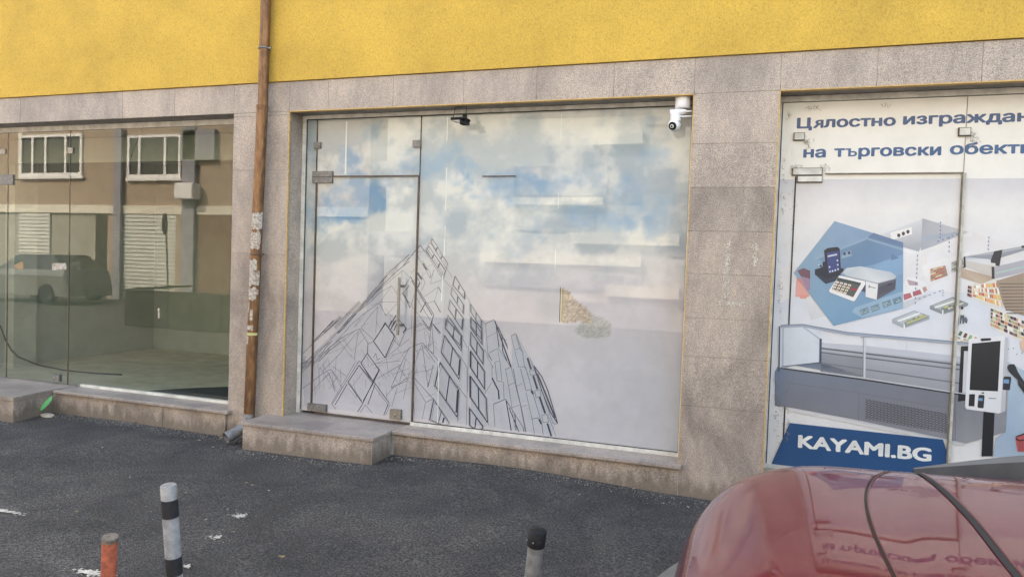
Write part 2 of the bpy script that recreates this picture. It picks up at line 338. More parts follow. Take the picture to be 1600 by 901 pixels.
# plinth, sills and steps
ST = .152
def plinth(xs_, y, ztop=ST-.031, mat='granite_base'):
    for a, b in zip(xs_[:-1], xs_[1:]): slab(a, b, -.14, ztop, mat, y=y, th=.03)
plinth([A0, -8.3, -7.6, -6.9], -.0295); plinth([-6.9, -6.25, -5.5, A1], -.03)
plinth([-3.0, -2.4, -1.8, -1.2, Bx1], -.004); plinth([C0, .7, 1.4, 2.1, 2.8, C1], -.004)
def sill(name, x0, x1, y0, y1, zt=ST):
    return MB().box((x0, y0, zt-.03), (x1, y1, zt), bev=.004).build(name, M['granite_tread'], B)
sill('window_sill', -6.895, A1+.055, -.075, RC+.05); sill('window_sill', -2.995, Bx1+.025, -.05, RC+.05); sill('window_sill', C0-.0, C1, -.05, RC+.05)
def step(x0, x1, y0, split):
    r = MB().box((x0+.02, y0+.022, -.15), (x1-.02, .02, ST-.031)).build('entrance_step', M['concrete'], B)
    zz = ST-.0315
    cuts = [x0+.02] + split + [x1-.02]
    for a, b in zip(cuts[:-1], cuts[1:]): MB().box((a+.001, y0+.002, -.14), (b-.001, y0+.022, zz), bev=.001).build('riser_slab', M['granite_base'], r)
    MB().box((x1-.0195, y0+.002, -.14), (x1-.0005, -.032, zz), bev=.001).build('riser_slab', M['granite_base'], r)
    MB().box((x0+.0005, y0+.002, -.14), (x0+.0195, -.032, zz), bev=.001).build('riser_slab', M['granite_base'], r)
    MB().box((x0-.015, y0-.015, ST-.030), (x1+.012, RC+.05, ST+.001), bev=.004).build('tread', M['granite_tread'], r)
step(-4.30, -3.01, -.345, [-3.75])
def prism(pts, z0, z1, name, mat, parent):
    k = MB(); n = len(pts); k.quad([(x, y, z1) for x, y in pts]); k.quad([(x, y, z0) for x, y in pts[::-1]])
    for i in range(n): a, b = pts[i], pts[(i+1) % n]; k.quad([(a[0], a[1], z0), (b[0], b[1], z0), (b[0], b[1], z1), (a[0], a[1], z1)])
    return k.build(name, mat, parent)
ls = prism([(-8.98, -.49), (-6.89, -.49), (-6.975, .02), (-8.98, .02)], -.15, ST-.031, 'entrance_step', M['concrete'], B)
for xa, xb in ((-9.0, -8.3), (-8.298, -7.6), (-7.598, -6.865)): prism([(xa, -.512), (xb, -.512), (xb, -.4905), (xa, -.4905)], -.14, ST-.0315, 'riser_slab', M['granite_base'], ls)
prism([(-6.864, -.511), (-6.945, -.032), (-6.966, -.032), (-6.886, -.489)], -.14, ST-.0315, 'riser_slab', M['granite_base'], ls)
prism([(-9.02, -.53), (-6.845, -.53), (-6.93, -.07), (-6.93, RC+.05), (-9.02, RC+.05)], ST-.030, ST+.001, 'tread', M['granite_tread'], ls)
# ------------------------------------------------------------------ prints
class Print:
    """flat coloured print: polygons on a plane, each layer a fraction of a millimetre above the last"""
    def __init__(s, Y): s.Y = Y; s.v = []; s.f = []; s.c = []; s.n = {}
    def off(s, lay): s.n[lay] = s.n.get(lay, 0)+1; return s.Y-lay*.0004-s.n[lay]*5e-7
    def poly(s, pts, col, lay=1, px=True):
        i = len(s.v); yy = s.off(lay)
        cols = col if isinstance(col, list) else [col]*len(pts)
        for (x, y), c in zip(pts, cols):
            X, Z = P(x, y, s.Y) if px else (x, y)
            s.v.append((X, yy, Z)); s.c.append((*s2l(c), 1))
        s.f.append(tuple(range(i, i+len(pts))))
    def line(s, pts, w, col, lay=5):
        for (x0, y0), (x1, y1) in zip(pts[:-1], pts[1:]):
            dx, dy = x1-x0, y1-y0; L = math.hypot(dx, dy)
            if L < 1e-6: continue
            a, b = -dy/L*w/2, dx/L*w/2
            s.poly([(x0+a, y0+b), (x1+a, y1+b), (x1-a, y1-b), (x0-a, y0-b)], col, lay)
    def text(s, body, x0, x1, ybase, xh, col, lay, sx_off=.02, slope_to=None):
        cu = bpy.data.curves.new('txt', 'FONT'); cu.body = body; cu.resolution_u = 4; cu.fill_mode = 'NONE'
        ob = bpy.data.objects.new('txt', cu); COL.objects.link(ob); bpy.context.view_layer.update()
        me = ob.evaluated_get(bpy.context.evaluated_depsgraph_get()).to_mesh()
        co = [v.co.copy() for v in me.vertices]; nb = {}
        for e in me.edges:
            a, b = e.vertices; nb.setdefault(a, []).append(b); nb.setdefault(b, []).append(a)
        seen = set(); loops = []
        for e in me.edges:
            a, b = e.vertices
            if a in seen: continue
            lp = [a]; seen.add(a); cur = b
            while cur not in seen:
                lp.append(cur); seen.add(cur); nx_ = [n for n in nb[cur] if n not in seen]
                if not nx_: break
                cur = nx_[0]
            if len(lp) > 2: loops.append(lp)
        area = lambda lp: sum(co[lp[k-1]].x*co[lp[k]].y-co[lp[k]].x*co[lp[k-1]].y for k in range(len(lp)))/2
        ars = [area(lp) for lp in loops]; sgn = 1 if max(ars, key=abs) > 0 else -1
        def inside(p, lp):
            c = False
            for k in range(len(lp)):
                a, b = co[lp[k-1]], co[lp[k]]
                if (a.y > p.y) != (b.y > p.y) and p.x < (b.x-a.x)*(p.y-a.y)/(b.y-a.y)+a.x: c = not c
            return c
        outer = [lp for lp, a in zip(loops, ars) if a*sgn > 0]; holes = [lp for lp, a in zip(loops, ars) if a*sgn <= 0]
        a = min(c.x for c in co); b = max(c.x for c in co)
        X0, Z0 = P(x0, ybase, s.Y); X1, _ = P(x1, ybase, s.Y)
        for lp in outer:
            grp = [lp]+[h for h in holes if inside(co[h[0]], lp)]; flat = [k for g_ in grp for k in g_]
            tri = tessellate_polygon([[co[k] for k in g_] for g_ in grp])
            for dx, dz in ((0, 0), (-1, .3), (1, -.3), (.5, .6), (-.5, -.6)):      # the stroke is thickened by shifted copies
                i = len(s.v); yy = s.off(lay)
                for k in flat: s.v.append((X0+(co[k].x-a)/(b-a)*(X1-X0)+dx*sx_off*xh, yy, Z0+co[k].y*xh+dz*sx_off*xh)); s.c.append((*s2l(col), 1))
                for t in tri: s.f.append(tuple(i+k for k in t))
        bpy.data.objects.remove(ob); bpy.data.curves.remove(cu)
    def build(s, name, mat, parent):
        me = bpy.data.meshes.new(name); me.from_pydata(s.v, [], s.f); me.update(); me.materials.append(mat)
        a = me.color_attributes.new('Col', 'FLOAT_COLOR', 'POINT'); a.data.foreach_set('color', np.array(s.c, dtype=np.float32).ravel())
        # all faces look to the street
        n = np.zeros(len(me.polygons)*3); me.polygons.foreach_get('normal', n)
        bm = bmesh.new(); bm.from_mesh(me)
        bmesh.ops.triangulate(bm, faces=[f for f in bm.faces if len(f.verts) > 4])
        bmesh.ops.reverse_faces(bm, faces=[f for f in bm.faces if f.normal.y > 0]); bm.to_mesh(me); bm.free()
        o = bpy.data.objects.new(name, me); COL.objects.link(o); o.parent = parent; o.matrix_parent_inverse = Matrix.Translation(-world_loc(parent)); return o
def vnoise(x, y, seed=0):
    r = np.random.RandomState(seed); tb = r.rand(64, 64)
    xi = np.floor(x).astype(int); yi = np.floor(y).astype(int); fx_ = x-xi; fy_ = y-yi
    fx_ = fx_*fx_*(3-2*fx_); fy_ = fy_*fy_*(3-2*fy_)
    g = lambda a, b: tb[a % 64, b % 64]
    return (g(xi, yi)*(1-fx_)+g(xi+1, yi)*fx_)*(1-fy_)+(g(xi, yi+1)*(1-fx_)+g(xi+1, yi+1)*fx_)*fy_
def fbm(x, y, o=5, seed=0, gain=.5):
    s = 0; a = 1; w = 0
    for k in range(o): s = s+a*vnoise(x*2**k, y*2**k, seed+k); w += a; a *= gain
    return s/w
# ---- middle shop front
WF = RC+.0         # frame face
W2 = MB()
fw_ = .03
x0, x1, z0, z1 = Bx0+.001, Bx1-.001, ST+.001, ZH-.002
W2.box((x0, WF, z0), (x0+fw_+.006, WF+.05, z1)); W2.box((x1-fw_, WF, z0), (x1, WF+.05, z1)); W2.box((x0, WF-.002, z1-.032), (x1, WF+.05, z1)); W2.box((-2.95, WF-.002, z0), (x1, WF+.05, z0+.03))
win2 = W2.build('shop_window', M['white_frame'], B)
GY = WF+.012       # glass plane
SX = P(652, 400, GY)[0]; DL = P(489, 450, GY)[0]; TZ = P(600, 275, GY)[1]; gx0 = x0+.04; gx1 = x1-.033; gz0 = z0+.033; gz1 = z1-.038
def pane(x0, x1, z0, z1, parent, mat='glass', Y=GY, name='pane'):
    return MB().box((x0, Y, z0), (x1, Y+.008, z1)).build(name, M[mat], parent)
SLX = P(495, 230, GY)[0]
pane(gx0, SLX-.003, gz0, gz1, win2); pane(SLX+.003, SX-.003, TZ+.006, gz1, win2); pane(SX+.004, gx1, gz0, gz1, win2)
DR = P(639, 655, GY)[0]; DX0 = P(486, 500, GY)[0]; DR = SX-.006; DX0 = SLX+.0
door = pane(DX0+.012, DR-.008, ST+.02, TZ-.006, B, name='glass_door')
# dark gaps and seals
q = MB(); q.box((gx0-.006, GY-.001, gz0-.004), (gx0, GY+.01, gz1+.006)); q.box((gx1, GY-.001, gz0), (gx1+.009, GY+.01, gz1+.006)); q.box((gx0, GY-.001, gz1), (gx1, GY+.01, gz1+.006))
q.box((SX+.004, GY-.002, gz0-.004), (gx1, GY+.01, gz0+.002)); q.box((SLX-.003, GY-.001, TZ+.006), (SLX+.003, GY+.01, gz1)); q.box((SX-.003, GY-.001, TZ), (SX+.003, GY+.01, gz1))
q.build('gasket', M['gap'], win2)
q = MB(); q.box((DX0, GY-.004, ST+.012), (DX0+.012, GY+.012, TZ-.03)); q.box((DR-.008, GY-.004, ST+.012), (DR+.006, GY+.012, TZ+.004)); q.box((DX0+.10, GY-.004, TZ-.006), (DR-.008, GY+.012, TZ+.006)); q.box((DX0+.05, GY-.003, ST+.008), (DR-.008, GY+.012, ST+.02))
q.build('door_edge_seal', M['gap_brown'], door)
a, b = P(754, 275.5, GY), P(806, 275.5, GY); MB().box((a[0], GY-.004, a[1]-.006), (b[0], GY-.001, a[1]+.005)).build('tape_strip', M['gap_brown'], win2)
def plate(px0, py0, px1, py1, parent, mat='steel_dull', Y=GY, th=.012, name='clamp'):
    a = P(px0, py0, Y); b = P(px1, py1, Y)
    return MB().box((a[0], Y-th, b[1]), (b[0], Y+.02, a[1]), bev=.0015).build(name, M[mat], parent)
plate(490.5, 222.5, 501, 232, win2); plate(645.5, 219.5, 657.5, 230, win2)
h = plate(489, 267.5, 519.5, 286, door, name='hinge'); q = MB(); a = P(489, 277, GY); b = P(519.5, 277, GY); q.box((a[0], GY-.0135, a[1]-.003), (b[0], GY-.0115, a[1]+.003)).build('hinge_slot', M['gap'], h)
plate(482, 629, 510, 643, door, 'steel_dull', name='hinge', th=.02)
lk = plate(610.5, 638, 627, 655, door, 'steel', name='lock', th=.02); a = P(619, 647.5, GY); MB().lathe((a[0], GY-.026, a[1]), [(.0, 0), (.012, 0), (.014, .006), (.014, .01)], 14, axis='Y').build('lock_cylinder', M['steel'], lk)
a, b = P(624, 433, GY-.07), P(621, 523, GY-.07); hd = MB().tube([(a[0], GY-.07, a[1]), (a[0], GY-.07, b[1])], .0125, 14).build('handle', M['steel'], door)
for yy in (447, 508):
    q = MB(); c_ = P(623, yy, GY-.07); q.tube([(a[0], GY-.07, c_[1]), (a[0], GY, c_[1])], .009, 10); q.lathe((a[0], GY-.006, c_[1]), [(.016, 0), (.016, .006)], 12, axis='Y')
    q.build('handle_fixing', M['steel'], hd)
# cloud poster: grid of print colours
FY = GY+.016
NX, NZ = 300, 240
gx = np.linspace(gx0-.003, gx1+.003, NX); gz = np.linspace(ST+.02, gz1+.003, NZ); GX, GZ = np.meshgrid(gx, gz)
# picture coordinates of each print point
d = np.stack([GX, np.full_like(GX, FY+CY), GZ-CH], -1); R_ = np.array([rt[:], dn[:], fw[:]]); dd = d @ R_.T
PX = 800+FPX*dd[..., 0]/dd[..., 2]; PY = 450.5+FPX*dd[..., 1]/dd[..., 2]
wx = (fbm(GX*1.9+9, GZ*1.9+3, 5, 1)-.5)*110; wy = (fbm(GX*1.9+31, GZ*1.9+17, 5, 11)-.5)*85
wx += 1.2*(fbm(GX*9+9, GZ*9+3, 4, 21)-.5)*36; wy += (fbm(GX*9+31, GZ*9+17, 4, 31)-.5)*30
QX, QY = PX+wx, PY+wy
blobs = [  # px, py, rx, ry, amount of blue sky
 (575, 300, 55, 28, 1.0), (530, 325, 50, 28, .95), (560, 262, 40, 22, .8), (590, 215, 25, 45, .5), (500, 345, 35, 22, .7), (700, 262, 55, 24, .9), (745, 278, 50, 22, .95), (800, 300, 60, 30, .8), (850, 285, 70, 24, .75),
 (900, 270, 55, 20, .55), (930, 330, 50, 30, .6), (970, 340, 50, 34, .75), (1000, 300, 60, 34, .65), (1045, 330, 35, 40, .7), (820, 370, 60, 28, .5), (765, 350, 40, 18, .4), (1050, 240, 30, 30, .5), (660, 235, 30, 18, .45), (790, 205, 60, 14, .25), (520, 225, 30, 30, .25), (760, 240, 40, 14, .35), (940, 225, 60, 16, .3)]
blue = np.zeros_like(GX)
for (bx, by, rx, ry, am) in blobs: blue = np.maximum(blue, am*np.exp(-(((QX-bx)/rx)**2+((QY-by)/ry)**2)))
edge = (fbm(GX*6+2, GZ*6+5, 5, 61, .6)-.5)*.9
blue = np.clip((blue+edge*.7-.26)*2.1, 0, 1)
cl = np.clip((fbm(GX*3.1+4, GZ*3.6+8, 6, 41, .6)-.40)*5.0, 0, 1)
low = np.clip((PY+wy*.5-365)/110, 0, 1)
def L3(c): return np.array(s2l(c))
cream, shade, bl, bl2, mauve, pale = L3((214, 210, 208)), L3((172, 178, 186)), L3((130, 160, 190)), L3((146, 168, 188)), L3((198, 186, 192)), L3((214, 204, 209))
top = cream*cl[..., None]+shade*(1-cl[..., None])
blc = bl*(.35+.65*cl[..., None])+bl2*(.65-.65*cl[..., None])
C = top*(1-blue[..., None])+blc*blue[..., None]
lowc = mauve+(pale-mauve)*np.clip((PY-430)/200, 0, 1)[..., None]*.8; lowc = lowc*(.95+.1*cl[..., None])
bluer = np.clip((PX-720)/300, 0, 1)*np.clip((PY-480)/120, 0, 1); lowc = lowc*(1-bluer[..., None]*.4)+L3((190, 194, 208))*bluer[..., None]*.4
C = C*(1-low[..., None])+lowc*low[..., None]
# torn patch showing the wall behind
def pm(x, y, rx, ry): return np.exp(-((((PX+wx*.12)-x)/rx)**2+(((PY+wy*.2)-y)/ry)**2)**2)
nz = (fbm(GX*14, GZ*14, 4, 71)-.5)
gr = 1.0*(PX > 878.5)*(PY > 452+(PX-880)*.75+nz*22)*(PY < 503+nz*10)*(PX < 917+nz*26); gr2 = np.clip(1.25-(((PX-927)/(25+nz*34))**2+((PY-512)/(17+nz*20))**2), 0, 1)*(PX > 899)
spk = np.clip(rng.rand(NZ, NX), 0, 1)[..., None]
gcol = L3((190, 165, 145))*(.55+.7*spk); gcol2 = L3((165, 160, 150))*(.55+.75*spk)
k1 = (gr*.9)[..., None]; k2 = np.clip(gr2*1.4, 0, .6)[..., None]
C = C*(1-k2)+gcol2*k2; C = C*(1-k1)+gcol*k1
dk = np.clip(pm(858, 478, 22, 26)*(PX < 876), 0, 1)[..., None]*.3; C = C*(1-dk)+L3((140, 145, 152))*dk
vv = np.stack([GX, np.full_like(GX, FY), GZ], -1).reshape(-1, 3)
ff = [(j*NX+i, j*NX+i+1, (j+1)*NX+i+1, (j+1)*NX+i) for j in range(NZ-1) for i in range(NX-1)]
me = bpy.data.meshes.new('printed_film'); me.from_pydata(vv.tolist(), [], ff); me.materials.append(M['poster'])
at = me.color_attributes.new('Col', 'FLOAT_COLOR', 'POINT'); cc = np.ones((NX*NZ, 4), np.float32); cc[:, :3] = np.clip(C.reshape(-1, 3), 0, 1); at.data.foreach_set('color', cc.ravel())
o = bpy.data.objects.new('printed_film', me); COL.objects.link(o); o.parent = win2; o.matrix_parent_inverse = Matrix.Translation(-world_loc(win2))
# drawing of a building in thin lines
D = Print(FY-.001)
K = (84, 86, 102); K2 = (130, 127, 138); K3 = (150, 146, 155)
def Z(ox, oy, s): return lambda pts: [(ox+x/s, oy+y/s) for x, y in pts]
a_ = Z(470, 360, 5.629); b2 = Z(470, 500, 5.629); c2 = Z(630, 360, 5.629); d2 = Z(630, 500, 5.006); e2 = Z(740, 490, 4.507); w7 = Z(460, 340, 2.502)
fill = lambda pts, c_, lay=1: D.poly(w7(pts), c_, lay)
fill([(30, 575), (250, 350), (365, 222), (490, 116), (540, 84), (600, 182), (590, 240), (668, 300), (700, 345), (735, 402), (748, 815), (40, 735)], [(186, 178, 188), (188, 181, 189), (192, 186, 190), (196, 192, 194), (192, 189, 192), (188, 186, 190), (188, 185, 190), (190, 187, 192), (190, 186, 194), (192, 188, 196), (198, 193, 202), (198, 191, 201)])
fill([(590, 240), (668, 305), (650, 790), (560, 790), (575, 500)], [(180, 177, 184), (180, 177, 184), (192, 188, 196), (190, 186, 195), (180, 176, 186)], 2)
fill([(690, 335), (738, 405), (752, 815), (690, 805)], [(176, 173, 182), (176, 173, 182), (190, 186, 196), (190, 186, 196)], 2)
fill([(755, 415), (782, 398), (850, 585), (905, 835), (760, 820), (740, 520)], [(190, 186, 194), (186, 183, 192), (188, 185, 194), (196, 192, 202), (198, 193, 202), (190, 186, 194)], 2)
fill([(848, 462), (866, 452), (940, 580), (1025, 800), (1000, 850), (905, 835), (850, 585)], [(186, 183, 192), (186, 183, 192), (184, 182, 192), (190, 188, 198), (196, 193, 202), (198, 194, 203), (190, 187, 196)], 2)
rl = random.Random(12)
for k in range(90):
    x = rl.uniform(60, 560); y = rl.uniform(max(160, 640-x*1.0), 700); L = rl.uniform(25, 110); an = math.radians(rl.choice([rl.uniform(-62, -42), rl.uniform(48, 62), rl.uniform(75, 95), rl.uniform(-25, -12)])); dx, dy = L*math.cos(an), L*math.sin(an)
    if y+dy > 725 or y+dy < 640-(x+dx)*1.0+10 or x+dx > 570 or x+dx < 45: continue
    D.line(w7([(x, y), (x+dx, y+dy)]), .55, K3, 4)
for pts, w in [([(957, 210), (860, 295), (760, 390), (690, 480), (600, 580), (500, 700), (420, 780), (320, 901)], 1.0), ([(957, 270), (880, 330), (800, 400), (700, 500), (560, 640), (480, 740), (380, 850), (330, 901)], 1.0), ([(900, 350), (800, 430), (690, 520), (600, 610), (520, 700)], .8), ([(900, 350), (957, 410)], .7), ([(800, 485), (700, 545), (600, 640), (470, 740), (380, 840)], .8), ([(800, 485), (850, 560)], .7), ([(690, 635), (570, 720), (440, 830), (390, 890)], .8), ([(690, 635), (750, 750)], .9), ([(700, 628), (850, 628)], .6), ([(680, 670), (600, 760), (500, 901)], .6), ([(675, 670), (660, 901)], .6), ([(800, 485), (690, 640)], .6), ([(890, 350), (890, 470)], .6), ([(745, 750), (850, 640)], .6), ([(745, 805), (690, 901)], 1.3), ([(745, 805), (800, 901)], .9), ([(840, 745), (775, 845)], 1.6), ([(840, 790), (790, 870)], 1.4), ([(870, 790), (930, 860), (900, 901)], 1.0), ([(890, 550), (957, 640)], 1.3), ([(957, 480), (905, 545)], 1.0)]:
    D.line(a_(pts), w, K2 if w < 1 else K)
for (p, q_, w) in [((760, 390), (860, 300), 6), ((690, 480), (760, 400), 6), ((585, 600), (670, 505), 7), ((460, 740), (575, 620), 6), ((400, 750), (520, 628), 6), ((300, 860), (415, 735), 5), ((200, 895), (355, 760), 6), ((800, 400), (850, 330), 4), ((620, 600), (720, 480), 4), ((520, 690), (600, 600), 4)]:
    pts = a_([p, q_]); L = pts
    D.line(L, w/5.6, K2, 6)
    for k in (-1.6, 1.8): D.line([(L[0][0]+k*.7, L[0][1]+k), (L[1][0]+k*.7, L[1][1]+k)], .6, K2, 6)
random.seed(3)
for k in range(34):      # dense slanting strokes of the far wing
    t = random.random(); x = 520-t*500+random.uniform(-20, 20); y = 10+t*400+random.uniform(-60, 50); L = random.uniform(60, 190); an = math.radians(random.uniform(38, 52))
    if x < 15: continue
    x2 = max(14, x-L*math.cos(an))
    D.line(b2([(x, y), (x2, y+(x-x2)*math.tan(an))]), random.choice([.5, .7, 1.1]), random.choice([K2, K3, K2]))
for pts, w in [([(957, -110), (100, 215), (15, 370)], .0), ([(420, 0), (100, 345), (15, 460)], .8), ([(330, 0), (100, 210), (20, 290)], .9), ([(290, 0), (110, 190)], 1.2), ([(515, 75), (400, 130), (290, 210), (100, 390)], .8), ([(515, 75), (590, 200), (590, 290)], .8), ([(530, 70), (640, 170)], .7), ([(505, 100), (470, 350)], .6), ([(500, 100), (330, 310), (180, 460)], .6), ([(265, 430), (190, 470), (100, 540), (15, 600)], .8), ([(265, 430), (350, 540)], .7), ([(280, 405), (400, 490)], .6), ([(250, 460), (90, 640)], .6), ([(250, 460), (300, 620)], .6), ([(265, 430), (360, 590)], .6),
    ([(745, 30), (640, 185), (742, 330), (825, 140), (745, 30)], 1.3), ([(757, 40), (840, 150), (755, 325)], .8), ([(640, 185), (590, 210), (585, 290)], .8), ([(820, 170), (865, 225), (930, 75), (870, 0)], .9), ([(800, 5), (775, 60)], 1.6), ([(825, 5), (795, 75)], 1.6), ([(850, 20), (820, 90)], 1.4),
    ([(585, 290), (530, 375), (630, 540), (690, 435), (585, 290)], 1.1), ([(530, 375), (515, 355), (275, 740), (310, 780)], .9), ([(515, 395), (415, 545), (545, 730), (635, 545), (515, 395)], 1.1), ([(530, 380), (780, 730)], 1.0), ([(515, 400), (770, 745)], .7), ([(640, 545), (550, 710)], 1.4), ([(655, 560), (590, 740)], 1.0), ([(690, 435), (640, 545)], 1.6), ([(410, 560), (300, 745)], 1.0), ([(425, 545), (540, 710)], .7), ([(545, 735), (500, 805)], 1.1), ([(570, 740), (525, 810)], .9), ([(570, 745), (630, 815)], .8), ([(770, 735), (730, 835)], 1.1), ([(785, 740), (745, 835)], .8), ([(345, 600), (265, 740)], .7), ([(480, 370), (350, 590)], .7),
    ([(957, 165), (780, 300)], .6), ([(880, 355), (670, 380)], .6), ([(880, 390), (670, 515)], .6), ([(957, 240), (890, 370), (795, 590), (940, 530)], .8), ([(800, 605), (940, 500)], .7), ([(925, 340), (870, 540)], .6), ([(640, 330), (660, 290), (675, 350), (700, 330)], .8), ([(850, 590), (800, 760)], .6), ([(830, 560), (750, 670)], .6)]:
    if w: D.line(b2(pts), w, K2 if w < 1 else K)
# right-hand wing: window frames
def wframe(tr, quad_, w, col=K, mull=True, dbl=False):
    q4 = tr(quad_); D.line(q4+[q4[0]], w*.7, col, 6)
    mx_, my_ = sum(p[0] for p in q4)/4, sum(p[1] for p in q4)/4; q5 = [(mx_+(p[0]-mx_)*.84, my_+(p[1]-my_)*.86) for p in q4]; D.line(q5+[q5[0]], .5, K2, 6)
    q6 = [(mx_+(p[0]-mx_)*1.13, my_+(p[1]-my_)*1.10) for p in q4]; D.line(q6+[q6[0]], .45, K3, 6)
    if mull:
        t = lambda a, b, k: (a[0]+(b[0]-a[0])*k, a[1]+(b[1]-a[1])*k)
        D.line([t(q4[0], q4[1], .5), t(q4[3], q4[2], .5)], w*.9, col, 6)
wframe(c2, [(260, 75), (392, 290), (380, 335), (245, 110)], 1.5, K, False); wframe(c2, [(228, 140), (372, 350), (355, 410), (205, 180)], 1.6, K, False)
D.line(c2([(255, 70), (190, 180), (350, 430), (385, 330)]), 1.0, K2)
for p in [((300, 150), (285, 185)), ((345, 225), (330, 250)), ((270, 215), (255, 245)), ((322, 290), (305, 330))]: D.line(c2(p), 2.2, K)
for p in [((250, 110), (300, 185)), ((315, 190), (345, 240)), ((352, 255), (378, 300)), ((220, 175), (258, 230)), ((272, 250), (310, 310)), ((318, 320), (352, 380))]: D.line(c2(p), .9, K2)
for pts, w in [([(0, 310), (105, 180), (152, 130), (190, 185)], 1.1), ([(0, 280), (90, 210)], .8), ([(110, 190), (240, 420), (240, 375), (170, 265)], .9), ([(115, 195), (190, 180)], .6), ([(240, 420), (275, 345)], .7), ([(175, 290), (190, 320), (210, 345)], 2.6), ([(125, 370), (165, 430)], 3.0), ([(125, 370), (110, 400), (145, 445)], 1.2), ([(160, 400), (195, 455), (165, 525)], .9), ([(148, 455), (130, 500)], 2.2), ([(65, 405), (0, 520)], .8), ([(65, 405), (270, 740), (230, 860)], 1.1), ([(75, 440), (255, 745)], 1.4), ([(95, 560), (240, 790)], .9), ([(200, 630), (150, 720)], 1.6), ([(0, 540), (60, 680)], 1.3), ([(60, 680), (100, 560)], .9), ([(310, 495), (190, 580)], .7), ([(310, 495), (345, 560)], 1.0), ([(275, 620), (210, 640)], .8), ([(275, 620), (330, 720)], 1.2), ([(310, 500), (275, 620)], .6), ([(270, 345), (240, 470), (355, 430)], .7), ([(355, 430), (420, 500)], .7), ([(385, 340), (430, 410)], .8), ([(455, 400), (430, 490)], .9), ([(455, 400), (545, 545), (545, 605), (440, 480), (455, 410)], 1.3), ([(545, 560), (585, 620), (580, 750)], .7), ([(230, 860), (60, 640)], .7), ([(90, 860), (180, 820), (230, 880)], .7), ([(260, 820), (330, 901)], 1.3), ([(0, 820), (25, 860), (0, 895)], 1.2)]:
    D.line(c2(pts), w, K2 if w < 1 else K)
for qd, w in [([(432, 500), (535, 655), (530, 735), (420, 560)], 1.5), ([(412, 610), (530, 770), (520, 875), (400, 690)], 1.5), ([(395, 745), (520, 930), (500, 1010), (370, 860)], 1.4), ([(595, 645), (690, 790), (685, 860), (595, 715)], 1.7), ([(597, 755), (690, 900), (690, 960), (595, 840)], 1.6)]: wframe(c2, qd, w)
for p in [((542, 545), (540, 600)), ((533, 655), (528, 730)), ((527, 775), (518, 870)), ((480, 580), (478, 630)), ((465, 690), (460, 760)), ((492, 480), (488, 520))]: D.line(c2(p), 2.2, K)
for qd, w in [([(335, -10), (460, 120), (455, 240), (330, 60)], 1.3), ([(325, 120), (450, 305), (438, 460), (298, 250)], 1.6), ([(290, 330), (435, 545), (422, 755), (250, 510)], 1.7), ([(240, 620), (360, 800), (340, 830), (210, 780)], 1.1), ([(530, 90), (628, 240), (625, 345), (525, 190)], 1.7), ([(528, 240), (637, 400), (637, 540), (525, 365)], 1.8), ([(525, 435), (650, 610), (660, 800), (525, 600)], 1.9), ([(520, 685), (625, 830), (600, 880), (520, 820)], 1.9), ([(528, -20), (615, 60), (618, 190), (530, 60)], 1.6)]: wframe(d2, qd, w)
for p, q_, w in [((455, 120), (455, 215), 2.2), ((443, 305), (436, 430), 2.6), ((428, 545), (418, 720), 2.8), ((528, 240), (527, 365), 2.2), ((525, 435), (525, 600), 2.4), ((320, 760), (310, 800), 2.2)]: D.line(d2([p, q_]), w, K)
for pts, w in [([(350, 0), (470, 150), (500, 215)], .7), ([(310, 115), (460, 300), (500, 370), (500, 590)], .7), ([(290, 340), (440, 530), (495, 605)], .8), ([(150, 175), (60, 210), (0, 260)], .8), ([(150, 175), (280, 320), (285, 340)], .9), ([(160, 200), (250, 330)], .8), ([(145, 190), (60, 420)], .6), ([(150, 195), (195, 520), (235, 350)], .7), ([(70, 430), (230, 610)], .9), ([(70, 460), (175, 640)], .7), ([(65, 440), (90, 740)], .6), ([(180, 640), (240, 610), (205, 780)], .8), ([(175, 640), (150, 770)], .6), ([(280, 330), (245, 520)], .9), ([(225, 20), (195, 230), (240, 260), (225, 20)], .7), ([(285, 110), (225, 20)], .9), ([(180, 400), (240, 370)], .6), ([(0, 90), (60, 60), (150, 20)], .6), ([(500, 590), (495, 820)], .6), ([(440, 560), (425, 790)], .7), ([(510, 200), (505, 560)], .7), ([(190, 520), (205, 480)], 1.4), ([(150, 0), (210, 80), (230, 0)], 1.0), ([(0, 470), (50, 450)], .6), ([(0, 620), (50, 400)], .5)]:
    D.line(d2(pts), w, K2)
